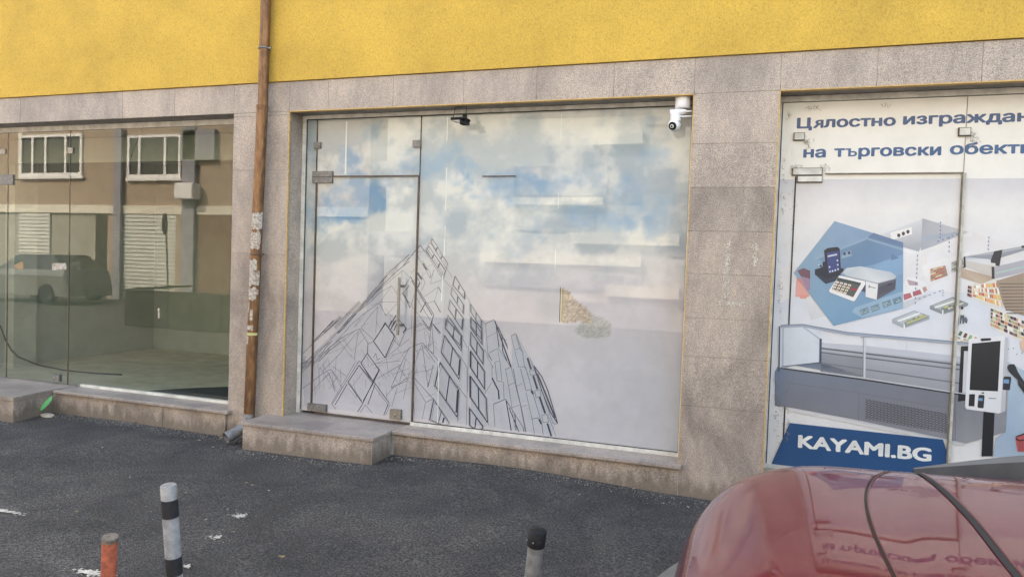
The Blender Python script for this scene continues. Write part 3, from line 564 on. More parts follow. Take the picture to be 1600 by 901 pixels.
for pts, w in [([(85, 70), (145, 40), (235, 215), (240, 250)], 1.0), ([(150, 50), (265, 375)], 2.0), ([(85, 70), (100, 270), (130, 330)], .7), ([(95, 165), (160, 130)], .6), ([(110, 275), (175, 240), (265, 380)], .8), ([(175, 95), (240, 240)], 1.4), ([(160, 90), (180, 235)], 1.3), ([(200, 150), (205, 260), (235, 330)], 1.3), ([(175, 130), (230, 190)], 1.0), ([(55, 40), (85, 75), (90, 130)], .6), ([(150, 340), (185, 330), (170, 250)], .6), ([(130, 450), (175, 540), (180, 600)], 2.0), ([(130, 360), (130, 450)], .7), ([(150, 340), (165, 470), (210, 480), (215, 600)], .7), ([(185, 330), (200, 470)], .7), ([(140, 635), (225, 600), (350, 800), (355, 830)], 1.2), ([(140, 635), (150, 795)], .7), ([(230, 610), (265, 820)], 1.5), ([(250, 660), (320, 830)], 1.3), ([(290, 700), (300, 820)], 1.3), ([(265, 155), (298, 140), (345, 270), (360, 380)], .9), ([(265, 155), (290, 255), (330, 240)], .7), ([(298, 145), (325, 245), (350, 275)], .8), ([(290, 260), (320, 375), (360, 370), (385, 430)], .7), ([(225, 390), (265, 375), (290, 480), (330, 640), (365, 830)], .8), ([(225, 390), (245, 500), (270, 655), (290, 800)], .7), ([(245, 505), (295, 480)], .6), ([(270, 660), (325, 640)], .6), ([(280, 385), (300, 500), (345, 700), (370, 830)], 1.0), ([(300, 510), (340, 490)], .6), ([(335, 655), (375, 640)], .6), ([(330, 385), (370, 540), (405, 530), (430, 560)], .9), ([(370, 555), (410, 730), (430, 850)], .7), ([(365, 370), (410, 530), (480, 770), (490, 850)], .9), ([(410, 740), (455, 730), (480, 770)], 1.0), ([(380, 310), (405, 390)], 3.0), ([(395, 305), (425, 390)], .8), ([(420, 435), (450, 530)], 3.0), ([(465, 585), (505, 700)], 3.0), ([(520, 770), (548, 860)], 2.8), ([(395, 400), (430, 395), (440, 430), (400, 430), (395, 400)], .8), ([(430, 540), (470, 535), (475, 580), (440, 590), (430, 540)], .8), ([(480, 715), (515, 705), (530, 760), (490, 765), (480, 715)], .8), ([(405, 540), (420, 565)], 2.4), ([(460, 740), (478, 775)], 2.4), ([(425, 365), (480, 440), (520, 530), (560, 660), (592, 770), (540, 690), (480, 540), (425, 365)], 1.5), ([(450, 420), (575, 730)], 2.2), ([(465, 460), (560, 700)], 1.6), ([(440, 400), (500, 600), (560, 770), (590, 775)], .8), ([(520, 700), (580, 860)], .7), ([(90, 290), (140, 380)], .6), ([(75, 250), (130, 330)], .8), ([(80, 560), (130, 480)], .6)]:
    D.line(e2(pts), w, K2 if w < 1.3 else K)
# white joints of the print
for pts, w in [([(542, 190), (540, 272)], 2.4), ([(699.5, 183), (698.5, 220)], 1.6), ([(698, 262), (696.5, 330)], 1.6), ([(696, 352), (694, 400)], 1.6), ([(692, 430), (690, 470)], 1.4), ([(686, 560), (684, 660)], 1.2), ([(877.5, 178), (876.5, 218)], 1.3), ([(873, 302), (872, 326)], 1.3), ([(868.5, 390), (867.5, 418)], 1.3)]: D.line(pts, w, (222, 224, 222), 8)
D.line([(876, 449), (874.5, 503)], 1.2, (30, 32, 36), 9); D.line([(877.3, 449), (876, 503)], 1.4, (215, 205, 185), 9); D.line([(879.5, 450), (878, 502)], 1.5, (190, 150, 80), 9)
D.build('printed_line_drawing', M['poster'], win2)
# ---- left shop front
W1 = MB(); a1 = A1-.001
W1.box((A0, WF, ZH-.055), (a1, WF+.05, ZH-.002)); W1.box((A0, WF, ST), (A0+.03, WF+.05, ZH-.055))
win1 = W1.build('shop_window', M['white_frame'], B); MB().box((-6.84, WF-.002, ST+.001), (a1, WF+.05, ST+.028)).build('bottom_rail', M['white_frame'], win1)
S1 = P(108, 400, GY)[0]; S0 = P(11, 420, GY)[0]; gt = ZH-.058; L1Z = P(60, 280.5, GY)[1]
pane(S1+.004, a1-.002, ST+.03, gt, win1, 'glass_clear'); pane(A0+.03, S0-.003, ST+.01, gt, win1, 'glass_clear'); pane(S0+.003, S1-.004, L1Z+.005, gt, win1, 'glass_clear')
door1 = pane(S0+.006, S1-.008, ST+.012, L1Z-.005, B, 'glass_clear', name='glass_door')
q = MB(); q.box((S1-.006, GY-.002, ST+.005), (S1+.003, GY+.01, L1Z)); q.box((S0-.001, GY-.002, ST+.005), (S0+.005, GY+.01, L1Z)); q.box((S0+.01, GY-.002, L1Z-.004), (S1-.006, GY+.01, L1Z+.004))
q.build('door_edge_seal', M['gap_brown'], door1)
q = MB(); q.box((S1-.003, GY-.001, L1Z), (S1+.003, GY+.01, gt)); q.box((S0-.003, GY-.001, L1Z), (S0+.003, GY+.01, gt)); q.box((A0, GY-.003, gt), (a1, GY+.01, gt+.008)); q.build('gasket', M['gap'], win1)
plate(107, 231, 114.5, 240, win1, 'steel'); plate(1, 233, 9.5, 241, win1, 'steel')
plate(-6, 273, 21.5, 289, door1, name='hinge'); lk = plate(83, 584, 94, 596, door1, name='lock', th=.02)
a = P(87.5, 590, GY); MB().lathe((a[0], GY-.026, a[1]), [(.0, 0), (.012, 0), (.013, .008)], 12, axis='Y').build('lock_cylinder', M['steel'], lk)
# glass stickers
def sticker(pts, mat, parent, Y=GY-.002, name='sticker'): return MB().quad([(P(x, y, Y)[0], Y, P(x, y, Y)[1]) for x, y in pts][::-1]).build(name, mat, parent)
sticker([(81, 411), (103, 411), (104, 421), (82, 422)], M['paper'], win1)
sticker([(22, 414), (36, 408), (37, 420), (24, 420)], M['leaf_dry'], win1); sticker([(246.5, 482), (249, 481), (249, 497), (247, 497)], M['paper'], win1)
# ---- room behind the left window
RM = MB(); RM.box((A0, 3.3, .0), (A1+.3, 3.4, 3.1)); RM.box((A0-.1, WF+.1, 0), (A0, 3.4, 3.1)); RM.box((A1+.2, WF+.1, 0), (A1+.3, 3.3, 3.1)); RM.build('interior_wall', M['room_wall'], B)
MB().box((A0, WF+.06, .02), (A1+.2, 3.3, .1)).build('interior_floor', M['room_floor'], B)
MB().box((A0, WF+.06, 2.92), (A1+.2, 3.3, 3.0)).build('interior_ceiling', M['room_wall'], B)
MB().box((A0+.1, .9, 2.62), (A1+.18, .98, 2.9)).build('ceiling_beam', M['room_wall'], B)
a = P(28, 450, 1.0)[0]; MB().box((a-.75, .95, .1), (a, 1.25, 2.9)).build('interior_pillar', plain('pale_pillar', (.50, .50, .44), .9, 0, .15, 3), B)
g1 = [G(230, 592, .1), G(300, 575, .1), G(357, 560, .1), G(372, 640, .1), G(330, 634, .1), G(220, 610, .1)]
mt = MB(); gy = [(x, max(y, .3)) for x, y in g1]
mt.quad([(x, y, .104) for x, y in [(-6.5, .32), (-4.9, .32), (-4.6, .9), (-4.6, 2.0), (-5.3, 1.6), (-6.0, .95)]]); mt.quad([(x, y, .1) for x, y in [(-6.5, .32), (-4.9, .32), (-4.6, .9), (-4.6, 2.0), (-5.3, 1.6), (-6.0, .95)]][::-1])
tag(mt.build('floor_mat', M['mat_dark']), 'dark mat on the floor just inside the left shop window', 'mat')
def wire(name, pts, Y, r, label, cat='cable', mat='cable'):
    q = MB().tube([(P(x, y, Y if not isinstance(Y, list) else Y[k])[0], Y if not isinstance(Y, list) else Y[k], P(x, y, Y if not isinstance(Y, list) else Y[k])[1]) for k, (x, y) in enumerate(pts)], r, 6)
    return tag(q.build(name, M[mat]), label, cat)
wire('cable', [(225, 189), (222, 198), (217, 210), (214, 222), (208, 234), (205, 246)], GY+.03, .004, 'thin black cable hanging inside the top of the left shop window')
q = MB(); gpts = [(0, 508), (8, 530), (18, 547), (28, 557)]; pp = [(P(x, y, .85)[0], .85, P(x, y, .85)[1]) for x, y in gpts]
for x, y in [(60, 570), (100, 578), (150, 583), (190, 585)]:
    gg = G(x, y, .11); pp.append((gg[0], min(gg[1], 2.6), .11))
tag(q.tube(pp, .010, 6).build('cable', M['cable']), 'thick black cable running down beside the pillar onto the floor inside the left shop', 'cable')
# ---- right shop front: film stuck outside over glass, hinges and all
W3 = MB(); x0r, x1r = C0+.001, C1-.001
W3.box((x0r, WF-.005, ST), (x0r+.018, WF+.05, ZH-.002)); W3.box((x1r-.03, WF, ST), (x1r, WF+.05, ZH-.002)); W3.box((x0r, WF-.002, ZH-.042), (x1r, WF+.05, ZH-.002)); W3.box((x0r, WF, ST), (x1r, WF+.05, ST+.03))
win3 = W3.build('shop_window', M['white_frame'], B)
pane(x0r+.02, x1r-.03, ST+.03, ZH-.045, win3, 'glass', Y=GY+.006)
RY = GY+.003; q = Print(RY)
zb, zt_ = ST+.03, ZH-.046; xl, xrr = x0r+.026, x1r-.03
def pxz(px, py): return P(px, py, RY)
zmid = P(1400, 279.5, RY)[1]
white, mid, lowg = (226, 222, 214), (196, 193, 196), (214, 213, 214)
q.poly([(xl, zmid), (xrr, zmid), (xrr, zt_), (xl, zt_)], white, 0, False)
q.poly([(xl, zmid-.22), (xrr, zmid-.22), (xrr, zmid), (xl, zmid)], [(218, 215, 212), (218, 215, 212), (197, 194, 197), (197, 194, 197)], 0, False)
q.poly([(xl, zmid-.9), (xrr, zmid-.9), (xrr, zmid-.22), (xl, zmid-.22)], [(205, 208, 216), (205, 208, 216), (218, 215, 212), (218, 215, 212)], 0, False)
q.poly([(xl, zb), (xrr, zb), (xrr, zmid-.9), (xl, zmid-.9)], [(228, 224, 218), (228, 224, 218), (205, 208, 216), (205, 208, 216)], 0, False)
_s2 = s2l
r2 = Z(1190, 320, 3.902); r3 = Z(1190, 500, 3.754); r6 = Z(1230, 330, 4.742); r7 = Z(1400, 330, 3.915); r8 = Z(1400, 500, 3.755)
def dsat(c):
    g_ = sum(c)/3; k_ = .80
    c = [g_+(v_-g_)*k_ for v_ in c]
    if c[2] > c[0]+6: c = [v_*.93 for v_ in c]
    return tuple(c)
T = lambda tr, pts, col, lay=2: q.poly(tr(pts), [dsat(c) for c in col] if isinstance(col, list) else dsat(col), lay)
# soft patches and shop walls
T(r2, [(110, 400), (200, 345), (220, 410), (180, 560), (110, 600)], [(222, 216, 214), (208, 204, 206), (205, 203, 206), (214, 212, 212), (222, 218, 216)], 1)
T(r2, [(215, 380), (300, 400), (290, 560), (205, 560)], (224, 152, 142), 2); T(r2, [(225, 548), (285, 550), (270, 572), (235, 570)], (224, 140, 128), 2)
T(r2, [(210, 400), (650, 205), (980, 80), (1290, 170), (1600, 262), (1600, 560), (1000, 520), (860, 560), (300, 700)], [(214, 213, 214), (214, 213, 214), (220, 217, 216), (214, 209, 208), (214, 209, 208), (214, 212, 214), (216, 216, 220), (212, 214, 220), (212, 214, 220)], 1)
T(r2, [(640, 205), (980, 82), (980, 235), (960, 285), (870, 260), (700, 205)], [(206, 206, 208), (206, 206, 208), (176, 178, 184), (170, 174, 182), (170, 174, 182), (200, 200, 204)], 2)
T(r2, [(980, 82), (1260, 165), (970, 285)], [(172, 175, 182), (188, 188, 192), (168, 174, 184)], 2)
T(r2, [(975, 230), (1210, 175), (1180, 165), (975, 195)], (166, 178, 194), 3)
T(r2, [(640, 205), (940, 290), (925, 300), (640, 215)], (222, 222, 222), 3)
T(r2, [(660, 385), (1280, 172), (1285, 190), (1010, 300), (1010, 440), (860, 540), (860, 330)], [(214, 214, 216), (222, 219, 216), (216, 212, 210), (217, 212, 208), (214, 210, 210), (210, 210, 214), (214, 213, 214)], 3)
T(r2, [(640, 200), (655, 330), (655, 205), (970, 90), (965, 82)], (214, 214, 216), 2)
T(r2, [(785, 170), (915, 135), (918, 178), (790, 215)], (226, 222, 218), 4)
for cx_, cy_ in ((836, 186), (864, 175), (892, 164)): T(r2, [(cx_+10*math.cos(t), cy_+12*math.sin(t)) for t in np.linspace(0, 6.28, 13)[:-1]], (70, 62, 68), 5)
T(r2, [(975, 370), (1270, 285), (1280, 310), (1180, 400), (1010, 510)], [(222, 220, 218), (220, 218, 216), (206, 206, 210), (206, 206, 210), (214, 212, 214)], 4)
def shelf(tr, quad_, rows, cols, pal, lay, gap=.25, seed=0):
    rr = random.Random(seed); A, Bq, Cq, Dq = [Vector(p) for p in tr(quad_)]
    f_ = lambda u, w_: tuple((A*(1-u)+Bq*u)*(1-w_)+(Dq*(1-u)+Cq*u)*w_)
    for i in range(rows):
        u = 0
        while u < 1:
            w_ = rr.uniform(.5, 1.5)/cols; u2 = min(1, u+w_); c_ = rr.choice(pal); h0 = (i+gap*rr.uniform(.3, 1))/rows
            q.poly([f_(u, h0), f_(u2, h0), f_(u2, (i+.92)/rows), f_(u, (i+.92)/rows)], c_, lay); u = u2+.08/cols
warm = [(176, 120, 100), (190, 150, 110), (150, 110, 100), (200, 185, 150), (140, 120, 100), (175, 90, 80)]
T(r2, [(1028, 390), (1120, 368), (1135, 430), (1030, 468)], (170, 150, 135), 5); shelf(r2, [(1028, 390), (1120, 368), (1135, 430), (1030, 468)], 6, 4, warm, 6, seed=1)
T(r2, [(1157, 350), (1225, 325), (1235, 385), (1157, 415)], (150, 152, 150), 5); shelf(r2, [(1157, 350), (1225, 325), (1235, 385), (1157, 415)], 5, 4, [(150, 150, 150), (180, 180, 175), (120, 125, 125)], 6, seed=2)
# curved counter
T(r2, [(870, 470), (890, 440), (950, 445), (1010, 490), (1010, 530), (860, 600), (560, 690), (560, 640)], (220, 219, 221), 4)
T(r2, [(885, 455), (950, 470), (955, 490), (900, 490)], (180, 150, 158), 5); T(r2, [(865, 545), (905, 535), (918, 562), (868, 582)], (190, 95, 105), 5); T(r2, [(920, 530), (965, 515), (978, 542), (925, 558)], (185, 85, 95), 5); T(r2, [(980, 505), (1000, 495), (1010, 520), (990, 535)], (180, 140, 130), 5)
T(r2, [(860, 590), (1010, 545), (1010, 560), (860, 635)], (206, 208, 214), 5)
# low freezers
for (ox, oy, sc) in ((0, 0, 1),):
    T(r2, [(1025, 615), (1165, 560), (1260, 600), (1255, 615), (1105, 668), (1025, 635)], (138, 150, 158), 5); T(r2, [(1040, 612), (1165, 568), (1240, 598), (1105, 648)], (165, 172, 170), 6); T(r2, [(1090, 632), (1210, 585), (1245, 600), (1110, 655)], (120, 128, 122), 7)
    shelf(r2, [(1110, 620), (1200, 585), (1240, 600), (1125, 645)], 2, 7, [(190, 185, 120), (150, 160, 150), (110, 125, 110), (200, 200, 190)], 8, seed=4)
    T(r2, [(1100, 640), (1108, 640), (1108, 668), (1100, 668)], (225, 225, 225), 9); T(r2, [(1050, 622), (1190, 575), (1196, 582), (1060, 630)], (224, 224, 224), 9)
    T(r2, [(795, 695), (930, 642), (1025, 675), (1022, 698), (870, 752), (795, 720)], (168, 178, 188), 5); T(r2, [(815, 700), (930, 650), (1010, 680), (868, 730)], (192, 200, 204), 6); T(r2, [(870, 715), (980, 670), (1020, 685), (875, 742)], (140, 150, 148), 7)
    shelf(r2, [(880, 700), (985, 665), (1010, 680), (885, 728)], 2, 7, [(190, 185, 130), (120, 125, 100), (150, 160, 150)], 8, seed=5)
    T(r2, [(865, 728), (873, 728), (873, 752), (865, 752)], (228, 228, 228), 9); T(r2, [(825, 705), (960, 655), (968, 662), (835, 712)], (226, 226, 226), 9)
# people, goods table
def pfig(tr, cx_, cy_, h_, top, legs, lay=8):
    T(tr, [(cx_-h_*.14, cy_-h_*.32), (cx_+h_*.12, cy_-h_*.34), (cx_+h_*.16, cy_), (cx_-h_*.12, cy_)], top, lay); T(tr, [(cx_-h_*.1, cy_-.02*h_), (cx_+h_*.14, cy_), (cx_+h_*.1, cy_+h_*.5), (cx_+.02*h_, cy_+h_*.5), (cx_, cy_+h_*.12), (cx_-h_*.08, cy_+h_*.5), (cx_-h_*.14, cy_+h_*.5)], legs, lay)
    T(tr, [(cx_+h_*.08*math.cos(t), cy_-h_*.42+h_*.1*math.sin(t)) for t in np.linspace(0, 6.28, 9)[:-1]], (58, 48, 46), lay)
pfig(r2, 1222, 672, 105, (206, 206, 206), (86, 96, 112)); pfig(r2, 1192, 695, 80, (150, 140, 140), (96, 96, 104)); T(r2, [(1232, 690), (1246, 680), (1256, 700), (1250, 722), (1236, 715)], (92, 104, 124), 9)
for k, c_ in enumerate([(70, 95, 85), (80, 120, 90), (120, 60, 75), (130, 175, 110), (205, 75, 90)]):
    x_ = 1180+k*30; y_ = 755+k*12; T(r2, [(x_, y_), (x_+16, y_+6), (x_+4, y_+32), (x_-14, y_+26)], c_, 8); 
T(r2, [(1145, 790), (1175, 750), (1330, 800), (1300, 850), (1140, 830)], (215, 214, 212), 6)
shelf(r2, [(1160, 790), (1300, 830), (1290, 860), (1150, 820)], 2, 9, [(190, 180, 150), (220, 218, 210), (170, 160, 140)], 7, seed=8)
# shelves of groceries
gro = [(200, 120, 90), (225, 215, 195), (215, 190, 120), (190, 90, 75), (235, 232, 222), (160, 130, 110), (222, 165, 110)]
T(r7, [(440, 450), (620, 400), (670, 560), (655, 590), (590, 585), (435, 520)], (212, 206, 198), 4)
shelf(r7, [(470, 455), (620, 425), (650, 590), (468, 520)], 4, 16, gro, 5, seed=9); shelf(r7, [(440, 450), (462, 455), (462, 530), (435, 518)], 3, 2, [(70, 50, 62), (110, 60, 70)], 6, seed=10)
T(r7, [(580, 580), (640, 600), (783, 660), (783, 800), (640, 745), (575, 700)], (216, 210, 204), 4)
shelf(r7, [(580, 588), (783, 668), (783, 790), (578, 700)], 5, 13, [(110, 80, 85), (200, 140, 100), (225, 220, 210), (160, 170, 130), (80, 60, 70), (210, 190, 150)], 5, seed=11)
# wooden stand and light box
T(r7, [(380, 400), (395, 345), (590, 400), (600, 412), (520, 445)], [(176, 150, 128), (186, 158, 134), (176, 148, 124), (176, 148, 124), (190, 168, 148)], 6)
T(r7, [(612, 425), (783, 375), (783, 640), (670, 600), (650, 560)], (158, 134, 114), 6)
for k in range(10): T(r7, [(630+k*5, 440+k*20-(0)), (783, 480+k*20-40*1), (783, 485+k*20-40), (630+k*5, 447+k*20)], (112, 94, 82), 7)
T(r7, [(415, 278), (783, 212), (783, 250), (600, 290), (600, 335), (425, 300)], [(172, 174, 182), (168, 170, 178), (214, 214, 214), (200, 202, 206), (206, 206, 210), (200, 202, 206)], 7)
T(r7, [(425, 300), (600, 335), (595, 400), (430, 340)], (196, 186, 178), 7); T(r7, [(412, 278), (424, 278), (426, 345), (414, 345)], (50, 48, 54), 8); T(r7, [(415, 278), (600, 296), (783, 240), (783, 226), (600, 262)], (150, 153, 163), 7)
T(r7, [(600, 340), (783, 298), (783, 372), (600, 412)], (176, 174, 184), 8); T(r7, [(606, 374), (783, 334), (783, 342), (606, 384)], (170, 206, 190), 9); T(r7, [(583, 340), (600, 338), (602, 414), (586, 412)], (52, 50, 58), 9)
T(r7, [(600, 245), (650, 235), (632, 335), (583, 330), (578, 300)], (52, 50, 58), 9); T(r7, [(582, 315), (608, 318), (606, 335), (580, 332)], (205, 203, 190), 10); T(r7, [(765, 212), (783, 208), (783, 225), (768, 224)], (52, 50, 58), 9)
# dashed measuring lines
def dash(tr, p, e, n, w=1.6):
    for k in range(n): a, b = (k+.15)/n, (k+.6)/n; pp = tr([(p[0]+(e[0]-p[0])*a, p[1]+(e[1]-p[1])*a), (p[0]+(e[0]-p[0])*b, p[1]+(e[1]-p[1])*b)]); q.line(pp, w, (98, 124, 168), 10)
dash(r2, (1090, 100), (1088, 215), 5); dash(r2, (1144, 190), (1142, 300), 4); dash(r2, (950, 300), (944, 460), 6); dash(r2, (940, 470), (936, 615), 5); dash(r2, (1385, 190), (1380, 285), 4); dash(r2, (1065, 225), (1240, 165), 6); dash(r2, (1105, 515), (1105, 560), 3); dash(r2, (950, 575), (1105, 518), 5, 1.2); dash(r2, (800, 220), (560, 0), 0)
# translucent blue pentagon with its things
pent = [(350, 73), (858, 230), (858, 718), (345, 848), (48, 457)]
T(r6, pent, [(132, 166, 198), (124, 158, 196), (108, 160, 200), (108, 162, 200), (128, 168, 196)], 11)
T(r6, [(600, 190), (858, 268), (858, 320), (640, 395), (410, 440), (200, 345)], [(100, 138, 176), (112, 150, 190), (108, 148, 190), (96, 140, 182), (96, 138, 178), (118, 156, 190)], 12)
T(r6, [(200, 345), (600, 190), (600, 205), (205, 362)], (138, 170, 198), 13); T(r6, [(600, 190), (858, 268), (858, 232), (640, 160)], (96, 128, 170), 12); T(r6, [(600, 200), (858, 280), (858, 290), (600, 212)], (142, 174, 202), 13)
T(r6, [(640, 395), (858, 320), (858, 460), (800, 480), (650, 420)], (122, 168, 208), 13)
T(r6, [(410, 310), (470, 290), (478, 330), (400, 350)], (142, 172, 198), 14)
for cx_ in (424, 458): T(r6, [(cx_+11*math.cos(t), 315-(cx_-424)*.2+12*math.sin(t)) for t in np.linspace(0, 6.28, 11)[:-1]], (62, 74, 104), 15)
T(r6, [(770, 310), (800, 330), (828, 345), (770, 365)], (92, 130, 172), 14)
T(r6, [(75, 440), (120, 420), (170, 440), (170, 500), (100, 480)], (118, 78, 92), 13); T(r6, [(75, 500), (165, 500), (165, 590), (150, 580)], (196, 128, 134), 12); T(r6, [(100, 480), (170, 500), (170, 585), (150, 585)], (150, 120, 150), 13)
T(r6, [(480, 745), (500, 712), (858, 590), (858, 718), (560, 790)], (142, 180, 210), 12)
for k, (x_, y_) in enumerate([(535, 730), (615, 705), (700, 675), (778, 650)]):
    T(r6, [(x_, y_), (x_+62, y_-22), (x_+72, y_+18), (x_+14, y_+42)], (104, 140, 160), 13); shelf(r6, [(x_+6, y_+6), (x_+60, y_-12), (x_+66, y_+12), (x_+16, y_+34)], 2, 4, [(90, 120, 140), (140, 160, 160), (110, 130, 130), (150, 170, 180)], 14, seed=20+k)
T(r6, [(205, 430), (262, 415), (262, 375), (290, 370), (300, 440), (415, 420), (418, 445), (395, 460), (395, 505), (285, 538), (215, 475), (205, 470)], (34, 44, 66), 15)
T(r6, [(225, 470), (300, 500), (395, 465), (395, 505), (285, 538)], (44, 56, 82), 16)
T(r6, [(272, 290), (300, 272), (370, 264), (388, 275), (398, 450), (310, 472), (290, 455)], (40, 42, 58), 17); T(r6, [(292, 308), (382, 292), (388, 440), (304, 462)], (54, 72, 140), 18)
T(r6, [(300, 328), (368, 314), (370, 325), (300, 340)], (205, 212, 225), 19); T(r6, [(232, 400), (250, 395), (262, 415), (255, 420)], (60, 70, 90), 16); T(r6, [(230, 395), (238, 393), (240, 400), (232, 402)], (230, 235, 235), 17)
for x_, y_ in [(366, 360), (368, 392), (308, 408), (312, 442), (330, 438), (350, 432), (370, 424)]: T(r6, [(x_, y_), (x_+10, y_-2), (x_+11, y_+9), (x_+1, y_+11)], (214, 222, 236), 19)
T(r6, [(405, 455), (440, 420), (540, 407), (770, 450), (808, 480), (790, 505), (670, 532), (560, 505), (440, 478)], [(186, 200, 212), (206, 214, 222), (200, 208, 216), (190, 198, 208), (182, 192, 204), (196, 202, 208), (206, 210, 212), (204, 210, 214), (190, 200, 210)], 16)
T(r6, [(430, 478), (670, 530), (800, 498), (808, 488), (800, 512), (670, 540), (430, 488)], (150, 156, 168), 17)
T(r6, [(582, 515), (672, 538), (662, 655), (580, 632)], (218, 216, 216), 17); T(r6, [(672, 538), (806, 500), (800, 578), (662, 655)], (92, 94, 112), 17); T(r6, [(680, 560), (800, 520), (798, 570), (676, 620)], (78, 80, 98), 18); T(r6, [(742, 540), (775, 528), (774, 540), (742, 552)], (52, 54, 68), 19)
T(r6, [(604, 545), (610, 545), (608, 568), (602, 566)], (60, 60, 70), 19); T(r6, [(610, 556), (655, 566), (655, 571), (610, 561)], (90, 90, 98), 19); T(r6, [(545, 560), (585, 540), (580, 600), (552, 590)], (70, 78, 110), 15)
T(r6, [(385, 475), (575, 518), (578, 540), (500, 662), (485, 665), (315, 600), (310, 585)], (222, 220, 220), 18); T(r6, [(375, 490), (548, 530), (488, 636), (328, 576)], (82, 88, 86), 19); T(r6, [(375, 490), (545, 530), (540, 548), (368, 508)], (64, 78, 82), 20)
for i in range(4):
    for j in range(4): 
        x_ = 362-i*11+j*30; y_ = 516+i*19+j*7.5; T(r6, [(x_, y_), (x_+22, y_+5), (x_+17, y_+18), (x_-5, y_+13)], random.choice([(226, 216, 180), (224, 212, 196), (230, 224, 210)]), 21); T(r6, [(x_+3, y_+8), (x_+14, y_+10), (x_+12, y_+14), (x_+1, y_+12)], random.choice([(196, 70, 60), (90, 80, 70), (220, 160, 70)]), 22)
T(r6, [(470, 568), (520, 572), (518, 588), (466, 580)], (170, 50, 70), 21)
# glass-fronted counter
T(r3, [(95, 35), (345, 40), (345, 250), (130, 275), (100, 270)], (214, 222, 232), 13); T(r3, [(340, 130), (700, 190), (1200, 240), (1200, 440), (700, 360), (345, 300)], [(186, 190, 202), (178, 182, 192), (172, 176, 186), (166, 168, 176), (160, 160, 168), (140, 144, 156)], 13)
T(r3, [(345, 155), (1200, 250), (1200, 215), (620, 150), (345, 130)], (196, 200, 210), 14); T(r3, [(350, 160), (1200, 262), (1200, 270), (350, 168)], (92, 96, 104), 15); T(r3, [(350, 184), (1200, 290), (1200, 297), (350, 192)], (104, 108, 116), 15)
T(r3, [(345, 195), (600, 215), (600, 330), (345, 292)], [(150, 154, 166), (146, 148, 158), (140, 142, 150), (120, 124, 138)], 14)
T(r3, [(345, 245), (1200, 370), (1200, 378), (345, 252)], (120, 124, 134), 15)
T(r3, [(190, 262), (340, 245), (600, 325), (580, 335)], [(110, 130, 156), (96, 112, 134), (150, 152, 162), (140, 142, 152)], 14)
T(r3, [(78, 300), (95, 270), (150, 275), (1210, 440), (1430, 470), (1430, 655), (1200, 720), (1130, 705), (570, 585), (150, 508), (78, 500)], [(108, 134, 164), (108, 134, 164), (118, 132, 154), (128, 129, 138), (132, 133, 142), (136, 136, 142), (150, 149, 153), (140, 140, 146), (134, 134, 142), (128, 130, 142), (120, 128, 144)], 14)
T(r3, [(150, 508), (570, 586), (1130, 706), (1200, 722), (1180, 735), (1000, 700), (570, 612), (160, 530)], [(200, 198, 198), (186, 186, 188), (186, 186, 188), (190, 190, 190), (214, 212, 208), (214, 212, 208), (214, 212, 208), (214, 212, 208)], 14)
q.line(r3([(100, 272), (600, 338), (1200, 432)]), 1.3, (200, 204, 208), 17); q.line(r3([(110, 280), (600, 348), (1200, 441)]), 1.8, (44, 46, 52), 17)
q.line(r3([(150, 365), (570, 425), (1130, 520)]), .7, (106, 108, 118), 16); q.line(r3([(570, 425), (568, 590)]), .8, (104, 106, 114), 16); q.line(r3([(1115, 520), (1115, 700), (1135, 700), (1135, 450)]), .8, (104, 106, 114), 16)
for i in range(17):
    for j in range(24): 
        x_ = 608+j*20+(8 if i % 2 else 0); y_ = 463+j*3.6+i*6.9; q.line(r3([(x_, y_), (x_+12, y_+2)]), 1.05, (62, 62, 70), 17)
q.line(r3([(112, 38), (240, 32), (500, 78), (1210, 140)]), 3.8, (150, 160, 176), 18); q.line(r3([(112, 30), (240, 24), (500, 70), (1210, 132)]), 1.2, (98, 112, 132), 19)
q.line(r3([(106, 35), (102, 300)]), 2.0, (44, 70, 100), 19); q.line(r3([(126, 40), (124, 270)]), 2.6, (168, 180, 196), 18); q.line(r3([(240, 36), (345, 112)]), 1.6, (150, 168, 186), 18); q.line(r3([(346, 108), (344, 250)]), 3.4, (52, 76, 100), 19); q.line(r3([(604, 95), (602, 335)]), 3.4, (196, 198, 204), 19); q.line(r3([(597, 95), (595, 335)]), .7, (110, 114, 124), 20); q.line(r3([(580, 98), (640, 96), (700, 92)]), 1.6, (150, 154, 166), 20); q.line(r3([(115, 272), (345, 246)]), 1.2, (60, 80, 104), 18)
q.line(r3([(850, 120), (850, 190)]), .6, (180, 186, 194), 16)
# pale blue floor at right, kiosk
T(r8, [(650, 240), (760, 300), (760, 820), (570, 800), (585, 690), (640, 655), (655, 480)], [(196, 208, 220), (176, 198, 216), (170, 192, 212), (176, 196, 214), (170, 192, 212), (160, 186, 210), (166, 190, 212)], 12)
T(r8, [(560, 660), (640, 640), (650, 400), (620, 400), (560, 540)], (140, 140, 146), 15)
for x_, y_ in [(655, 165), (685, 160), (740, 180), (705, 195), (735, 190)]: T(r8, [(x_, y_), (x_+6, y_), (x_+6, y_+6), (x_, y_+6)], (120, 120, 128), 13)
T(r8, [(725, 130), (760, 90), (760, 190), (735, 170)], (222, 178, 150), 13)
T(r8, [(512, 530), (577, 540), (565, 795), (500, 797)], (42, 42, 46), 17)
T(r8, [(380, 152), (422, 150), (422, 180), (398, 180), (388, 430), (406, 430), (406, 470), (362, 476)], (40, 40, 44), 16); T(r8, [(398, 182), (418, 182), (410, 420), (388, 425)], (196, 196, 200), 16)
T(r8, [(425, 112), (445, 106), (640, 92), (652, 100), (655, 140), (615, 540), (600, 545), (412, 520), (404, 505)], [(218, 217, 218)]*9, 18); T(r8, [(637, 96), (655, 102), (640, 530), (612, 542)], (186, 186, 190), 19)
